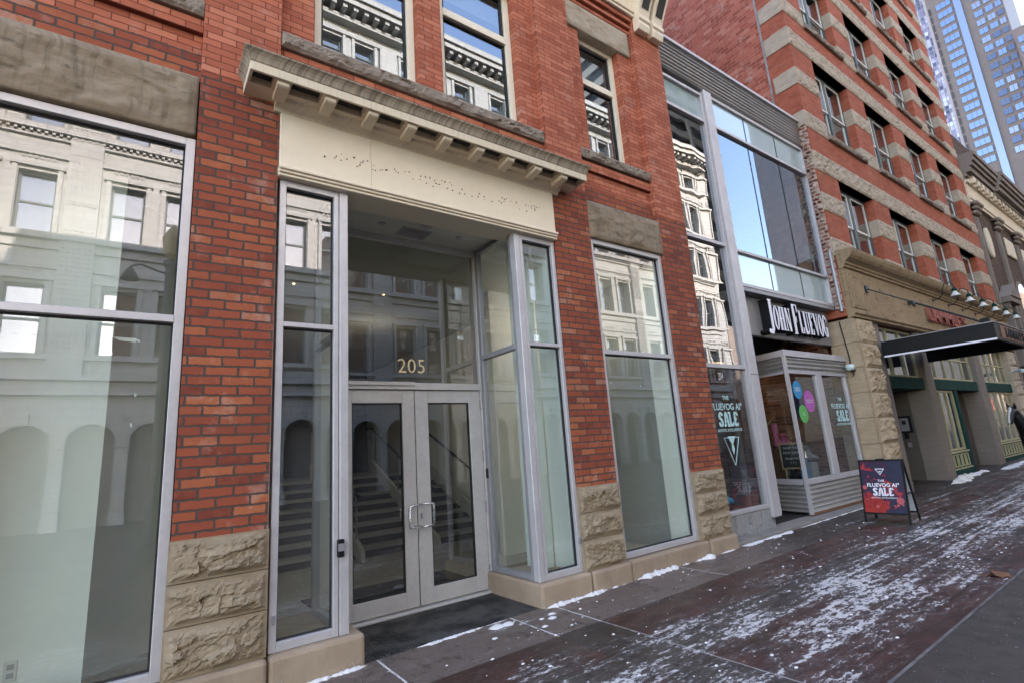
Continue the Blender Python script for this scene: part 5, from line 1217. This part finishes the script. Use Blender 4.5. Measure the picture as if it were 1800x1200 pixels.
# ================================================================== ground
def ground_mat():
    t = NT('pavement'); o = t.obj(); x, y, z = t.sep(o)
    g1 = t.noise(o, 2.2, 6, .6); g2 = t.noise(o, 55, 4, .7); g3 = t.noise(o, 260, 3, .7); g4 = t.noise(o, 11, 5, .65)
    wob = t.math('MULTIPLY', t.math('SUBTRACT', g4, .5), .03)
    yw = t.math('ADD', y, wob); xw = t.math('ADD', x, t.math('MULTIPLY', t.math('SUBTRACT', g4, .5), .02))
    # aggregate panels next to the building, worn dark flecks
    agg = t.mix(t.maprange(g2, .3, .7), (0.1133, 0.0840, 0.0701), (0.1750, 0.1329, 0.1106)); agg = t.mix(t.maprange(g4, .56, .64, 0, .7), agg, (0.0412, 0.0289, 0.0241))
    # small clay pavers, in fields
    b = t.n('ShaderNodeTexBrick', offset=.5); w = t.noise(o, 30, 2, .5, out=1)
    t.link(t.vmath('ADD', t.comb(x, y, 0), t.scale(t.vmath('SUBTRACT', w, (.5, .5, .5)), .006)), b.inputs['Vector'])
    b.inputs['Color1'].default_value = (0, 0, 0, 1); b.inputs['Color2'].default_value = (1, 1, 1, 1); b.inputs['Mortar'].default_value = (.5, .5, .5, 1)
    b.inputs['Scale'].default_value = 1; b.inputs['Mortar Size'].default_value = .003; b.inputs['Brick Width'].default_value = .20; b.inputs['Row Height'].default_value = .10
    red = t.ramp(t.math('ADD', t.math('MULTIPLY', b.outputs['Color'], .6), t.math('MULTIPLY', g4, .5)), [(.15, (0.0398, 0.0171, 0.0132)), (.5, (0.0606, 0.0238, 0.0179)), (.9, (0.0837, 0.0341, 0.0248))])
    red = t.mix(t.maprange(g1, .42, .62, 0, .55), red, (0.0359, 0.0252, 0.0202))
    red = t.mix(t.math('MULTIPLY', b.outputs['Fac'], .75), red, (0.0239, 0.0178, 0.0144))
    grey = t.ramp(t.math('ADD', t.math('MULTIPLY', b.outputs['Color'], .5), t.math('MULTIPLY', g4, .5)), [(.2, (0.0357, 0.0257, 0.0203)), (.8, (0.0591, 0.0439, 0.0345))]); grey = t.mix(t.math('MULTIPLY', b.outputs['Fac'], .6), grey, (0.0206, 0.0176, 0.0148))
    def band(v, a, b_, s=.004): return t.math('MULTIPLY', t.maprange(v, a - s, a + s), t.maprange(v, b_ + s, b_ - s))
    cross = t.math('MAXIMUM', band(xw, 2.83, 3.30), t.math('MAXIMUM', band(xw, 8.7, 9.17), t.math('MAXIMUM', band(xw, 14.6, 15.07), band(xw, 20.5, 20.97))))
    longb = band(yw, -1.68, -1.26)
    col = t.mix(t.math('MAXIMUM', cross, longb), red, grey)
    near = t.maprange(t.math('ADD', yw, t.math('MULTIPLY', t.maprange(x, 4.2, 7.5), -.0)), -.686, -.678)
    col = t.mix(near, col, agg)
    # far part of the first strip is worn pavers again
    col = t.mix(t.math('MULTIPLY', near, t.maprange(x, 6.0, 7.5)), col, grey)
    # joints
    def line(v, c, h): return t.maprange(t.math('ABSOLUTE', t.math('SUBTRACT', v, c)), h, h * .6)
    jn = t.math('MULTIPLY', t.math('MAXIMUM', t.math('MAXIMUM', line(xw, 1.58, .011), line(xw, 2.83, .011)), t.math('MAXIMUM', line(xw, 3.305, .010), line(xw, 5.2, .008))), t.maprange(y, -.70, -.68))
    jn = t.math('MAXIMUM', jn, t.math('MULTIPLY', line(xw, 3.305, .009), .5))
    jl = t.math('MAXIMUM', line(yw, -2.50, .008), t.math('MAXIMUM', line(yw, -.682, .008), line(yw, -1.26, .006)))
    col = t.mix(t.math('MULTIPLY', jl, .6), col, (0.0137, 0.0113, 0.0099))
    damp = t.noise(t.scale(o, (.6, 1.2, 1)), 1.7, 5, .6); col = t.mix(t.maprange(damp, .45, .62, 0, .45), col, t.mix(.5, col, (0.0082, 0.0063, 0.0055)))
    # snow: trodden patches in the middle of the pavement, dusting in joints, salt specks
    dens = t.math('SUBTRACT', 1.0, t.math('POWER', t.math('MULTIPLY', t.math('ABSOLUTE', t.math('ADD', yw, 1.78)), 1.10), 2.0), clamp=True)
    dens = t.math('MULTIPLY', dens, t.maprange(x, -1, 3.0, .95, 1.0))
    dens = t.math('ADD', dens, t.math('MULTIPLY', band(yw, -2.46, -2.02, .09), t.maprange(x, 3.7, 5.0, 0, .35)))
    dens = t.math('ADD', dens, t.math('MULTIPLY', t.math('MULTIPLY', band(yw, -.95, -.30, .15), t.maprange(x, 8.5, 10.0)), .55))
    patch = t.noise(t.scale(o, (.9, 2.2, 1)), 1.1, 4, .6, .4); clump = t.noise(t.scale(o, (.62, 1.4, 1)), 15, 6, .68, .5); fleck = t.noise(t.scale(o, (.8, 1.5, 1)), 42, 4, .65)
    stre = t.noise(t.scale(o, (.16, 5.5, 1)), 2.4, 4, .62)
    sn = t.math('ADD', t.math('ADD', t.math('MULTIPLY', clump, .60), t.math('MULTIPLY', patch, .38)), t.math('ADD', t.math('MULTIPLY', fleck, .36), t.math('MULTIPLY', stre, .46)))
    sn = t.math('ADD', sn, t.math('MULTIPLY', dens, .135))
    thr = 1.058
    snow = t.math('MULTIPLY', t.maprange(sn, thr, thr + .04), t.maprange(fleck, .30, .45, .65, 1.0)); dust = t.maprange(sn, thr - .12, thr + .02, 0, .40)
    salt = t.math('MULTIPLY', t.maprange(t.noise(o, 150, 1, .5), .725, .75), t.maprange(y, -2.0, -.2, .3, 1.0))
    allsn = t.math('MAXIMUM', t.math('MAXIMUM', snow, t.math('MULTIPLY', jn, t.maprange(g4, .35, .5))), t.math('MULTIPLY', salt, .85))
    col = t.mix(t.math('MULTIPLY', dust, t.maprange(g3, .4, .6)), col, (.34, .33, .34))
    scol = t.mix(t.maprange(g2, .3, .7), (.47, .45, .445), (.70, .675, .66))
    col = t.mix(allsn, col, scol)
    rough = t.mix(allsn, t.maprange(damp, .4, .65, .62, .35), (.85, .85, .85))
    h = t.math('ADD', t.math('MULTIPLY', allsn, .9), t.math('ADD', t.math('MULTIPLY', g2, .25), t.math('MULTIPLY', b.outputs['Fac'], -.35)))
    M['pavement'] = t.bsdf(col, rough, 0, t.bump(h, .55, .008), .35)
    # street paving
    t = NT('street'); o = t.obj(); x, y, z = t.sep(o)
    g2 = t.noise(o, 70, 4, .7); g4 = t.noise(o, 6, 5, .65); g1 = t.noise(o, 1.5, 4)
    col = t.mix(t.maprange(g2, .3, .7), (0.0453, 0.0351, 0.0291), (0.0742, 0.0589, 0.0482)); col = t.mix(t.maprange(g4, .45, .65, 0, .5), col, (0.0309, 0.0238, 0.0198))
    sp = t.maprange(t.noise(o, 48, 2, .5), .70, .73); col = t.mix(sp, col, (.35, .36, .38))
    M['street'] = t.bsdf(col, t.maprange(g1, .4, .6, .55, .8), 0, t.bump(g2, .35, .006), .35)
ground_mat()
plain('kerb_stone', (.12, .11, .105), .9, 0, .35, 6, .3, 60)
def sheet(name, x0, x1, y0, y1, mat, dz=0.0, nx=1):
    vs = []; fs = []
    for i in range(nx + 1):
        x = x0 + (x1 - x0) * i / nx; zc = gz(max(-60, min(x, 120))) + dz
        vs += [(x, y0, zc), (x, y1, zc)]
    for i in range(nx): fs.append((2 * i, 2 * i + 2, 2 * i + 3, 2 * i + 1))
    o = MB().add(vs, fs).build(name, mat); return tag(o, kind='structure')
sheet('sidewalk', -60, 120, -2.690, 1.0, 'pavement', 0, 18)
sheet('kerb', -60, 120, -2.713, -2.690, 'kerb_stone', .001, 18)
sheet('road', -60, 120, -16.0, -2.713, 'street', -.002, 18)
sheet('pavement', -60, 120, -18.5, -16.0, 'street', .02, 18)
tag(MB().add([(-900, -900, -.75), (1200, -900, -.75), (1200, 900, -.75), (-900, 900, -.75)], [(0, 1, 2, 3)]).build('ground', 'street'), kind='structure')
# door mat of ribbed rubber
t = NT('rubber_mat'); o_ = t.obj(); x, y, z = t.sep(o_)
wv = t.math('SINE', t.math('MULTIPLY', x, 2 * math.pi / .024)); n_ = t.noise(o_, 4, 5, .65); n2_ = t.noise(o_, 60, 3)
col = t.mix(t.maprange(n_, .42, .6), (.012, .012, .012), (.052, .050, .048)); col = t.mix(t.math('MULTIPLY', t.maprange(wv, .2, .8), t.maprange(n_, .40, .58)), col, (.11, .105, .10)); col = t.mix(t.maprange(n2_, .66, .74, 0, .6), col, (.25, .25, .26))
t.bsdf(col, .7, 0, t.bump(wv, .8, .006), .4); M['rubber_mat'] = t.m
mt = MB().prism([(1.488, .0), (3.168, .0), (3.168, .825), (1.488, .825)], 'z', .0, .034).box(1.485, 3.171, -.012, -.001, .0, .030).build('door_mat', 'rubber_mat', None, bevel=.004)
tag(mt, 'black ribbed rubber mat in the entrance recess', 'door mat')
# snow swept against the bases
plain('snow', (.70, .68, .67), .9, 0, .04, 30, .8, 130)
def ridge(m, p0, p1, wdt, hgt, seed, lump=1.0):
    p0 = Vector((*p0, 0)); p1 = Vector((*p1, 0)); L_ = (p1 - p0).length; n = max(8, int(L_ / .012)); d = (p1 - p0).normalized(); nr = Vector((-d.y, d.x, 0)); k = 7; vs = []; fs = []
    for i in range(n + 1):
        t_ = i / n; c = p0.lerp(p1, t_); e = min(1, min(t_, 1 - t_) * L_ / .12)
        a = noise.fractal(Vector((t_ * L_ * 5, seed, 0)), 1, 2, 3); b = noise.fractal(Vector((t_ * L_ * 26, seed + 9, 0)), 1, 2, 3)
        s_ = max(.0, (.75 + .75 * a * lump + .45 * b * lump)) * e
        for j in range(k):
            u = j / (k - 1); hh = hgt * s_ * math.sin(math.pi * min(1, u * .75 + .25)) * (1 + .5 * noise.noise(Vector((t_ * L_ * 50, u * 4, seed)))) if 0 < j < k - 1 else -.012
            q = c + nr * (wdt * s_ * (1 - u) * -1 if False else -wdt * s_ * u); vs.append((q.x, q.y, gz(q.x) + max(hh, -.012)))
    for i in range(n):
        for j in range(k - 1): fs.append((i * k + j, (i + 1) * k + j, (i + 1) * k + j + 1, i * k + j + 1))
    return m.add(vs, fs)
sn = mb()
for q in (((.55, -.05), (1.50, -.05), .05, .022), ((3.20, -.05), (4.20, -.06), .06, .026), ((4.22, -.06), (4.32, -.06), .03, .012), ((4.47, -.045), (5.22, -.045), .085, .04), ((5.26, -.045), (5.45, -.045), .04, .018), ((5.5, -.05), (5.95, -.06), .07, .03), ((6.0, -.065), (6.4, -.065), .03, .012),
          ((1.9, -.012), (2.55, -.012), .05, .012), ((2.55, -.012), (2.80, -.012), .03, .008), ((6.55, -.04), (7.9, -.04), .09, .014), ((8.1, -.04), (10.8, -.04), .03, .008), ((14.4, -.25), (15.9, -.12), .22, .10), ((15.9, -.06), (17.6, -.06), .20, .04), ((18.0, -.35), (21, -.3), .20, .04), ((1.40, .012), (1.47, .012), .02, .01)):
    ridge(sn, q[0], q[1], q[2], q[3], q[0][0] * 3.7 + q[1][1])
tag(sn.build('snow', 'snow', smooth=True), 'thin drifts of snow along the foot of the buildings', kind='stuff')
cl_ = mb(); rnd = random.Random(21)
def lump(m, x, y, r_, h):
    n = 9; vs = [(x, y, gz(x) + h)]
    for rr, hh in ((.6, .75), (1.0, -.1)):
        for k in range(n):
            a = 2 * math.pi * k / n; q = r_ * rr * (1 + .35 * noise.noise(Vector((x * 40 + k * 1.7, y * 40, rr)))); vs.append((x + 1.4 * q * math.cos(a), y + q * math.sin(a), gz(x) + h * hh))
    fs = [(0, 1 + k, 1 + (k + 1) % n) for k in range(n)] + [(1 + k, 1 + n + k, 1 + n + (k + 1) % n, 1 + (k + 1) % n) for k in range(n)]
    m.add(vs, fs)
for k in range(260):
    x = rnd.uniform(1.6, 9); y = -abs(rnd.gauss(0, .5)) - .08 if rnd.random() < .35 else rnd.uniform(-2.5, -.8)
    r_ = rnd.choice((.004, .005, .006, .008, .012)); lump(cl_, x, y, r_, r_ * .6)
for x, y, r_ in ((3.08, -.30, .035), (2.9, -.42, .025), (2.45, -.33, .022), (3.15, -.21, .03), (2.72, -.13, .05), (2.62, -.12, .06), (3.0, -.25, .02)): lump(cl_, x, y, r_, r_ * .35)
tag(cl_.build('snow_crumbs', 'snow', smooth=True), 'loose crumbs of snow scattered on the pavement', kind='stuff')
# dead leaf
m = mb(); n = 14; vs = [(0, 0, .015)]
for k in range(n):
    a = 2 * math.pi * k / n; r_ = .055 * (1 + .35 * (k % 2)) * (1 + .4 * math.cos(a)); vs.append((r_ * math.cos(a) * 1.3, r_ * math.sin(a), .012 + .03 * math.sin(2 * a) * .6 + (.02 if k % 3 == 0 else 0)))
m.add(vs, [(0, 1 + k, 1 + (k + 1) % n) for k in range(n)]); m.tube([(-.03, 0, .012), (-.12, .02, .008)], .003, 5)
m.xform(Matrix.Translation((6.50, -2.58, gz(6.5))) @ Matrix.Rotation(R(-50), 4, 'Z')); o = m.build('dead_leaf', 'leaf_brown'); tag(o, 'curled brown dead leaf on the snowy pavement near the kerb line', 'leaf')

# ================================================================== light, sky, camera
SUN_EL, SUN_AZ = 17.0, 6.0                                           # azimuth measured from +y towards +x
wd = bpy.data.worlds.new('World'); scene.world = wd; wd.use_nodes = True; nt = wd.node_tree; nt.nodes.clear()
wo = nt.nodes.new('ShaderNodeOutputWorld'); bg = nt.nodes.new('ShaderNodeBackground'); sky = nt.nodes.new('ShaderNodeTexSky')
sky.sky_type = 'NISHITA'; sky.sun_disc = False; sky.sun_elevation = R(SUN_EL); sky.sun_rotation = R(SUN_AZ); sky.altitude = 1000; sky.air_density = 1.0; sky.dust_density = .8; sky.ozone_density = 1.2
tc_ = nt.nodes.new('ShaderNodeTexCoord'); mp = nt.nodes.new('ShaderNodeMapping'); mp.inputs['Scale'].default_value = (1, 1, 2.2)
nz = nt.nodes.new('ShaderNodeTexNoise'); nz.inputs['Scale'].default_value = 2.6; nz.inputs['Detail'].default_value = 7; nz.inputs['Roughness'].default_value = .6; nz.inputs['Distortion'].default_value = .6
mr = nt.nodes.new('ShaderNodeMapRange'); mr.inputs[1].default_value = .50; mr.inputs[2].default_value = .78; mr.inputs[4].default_value = .22
mx = nt.nodes.new('ShaderNodeMix'); mx.data_type = 'RGBA'; mx.inputs[7].default_value = (7.5, 7.8, 8.3, 1)
L = nt.links.new
L(tc_.outputs['Generated'], mp.inputs[0]); L(mp.outputs[0], nz.inputs['Vector']); L(nz.outputs[0], mr.inputs[0]); L(mr.outputs[0], mx.inputs[0]); L(sky.outputs[0], mx.inputs[6]); L(mx.outputs[2], bg.inputs[0])
bg.inputs[1].default_value = .15; L(bg.outputs[0], wo.inputs[0])
sd_ = Vector((math.sin(R(SUN_AZ)) * math.cos(R(SUN_EL)), math.cos(R(SUN_AZ)) * math.cos(R(SUN_EL)), math.sin(R(SUN_EL))))
sl_ = bpy.data.lights.new('sun', 'SUN'); sl_.energy = 2.0; sl_.angle = R(.5); sl_.color = (1, .96, .89)
so = bpy.data.objects.new('sun', sl_); COL.objects.link(so); so.rotation_euler = (-sd_).to_track_quat('-Z', 'Y').to_euler(); so.location = (0, 40, 60)

cam = bpy.data.cameras.new('camera'); co_ = bpy.data.objects.new('camera', cam); COL.objects.link(co_); scene.camera = co_
cam.sensor_fit = 'HORIZONTAL'; cam.sensor_width = 36; cam.lens = 36 * 902.6 / 1800; cam.clip_end = 3000; cam.clip_start = .05
yaw, pitch, roll = R(36.197), R(11.982), R(-4.079)
fwd = Vector((math.sin(yaw) * math.cos(pitch), math.cos(yaw) * math.cos(pitch), math.sin(pitch))); right = Vector((math.cos(yaw), -math.sin(yaw), 0)); up = right.cross(fwd)
r2 = right * math.cos(roll) + up * math.sin(roll); u2 = -right * math.sin(roll) + up * math.cos(roll)
mw = Matrix((r2, u2, -fwd)).transposed().to_4x4(); mw.translation = (0, -4.2, 1.5); co_.matrix_world = mw
vs_ = scene.view_settings; vs_.view_transform = 'Standard'; vs_.look = 'None'; vs_.gamma = 1; vs_.exposure = 3.35; vs_.use_curve_mapping = False
vs_.use_white_balance = True; vs_.white_balance_temperature = 7350; vs_.white_balance_tint = 20
scene.cycles.max_bounces = 10; scene.cycles.transparent_max_bounces = 24; scene.cycles.caustics_reflective = False; scene.cycles.caustics_refractive = False
scene.cycles.glossy_bounces = 6; scene.cycles.use_denoising = True
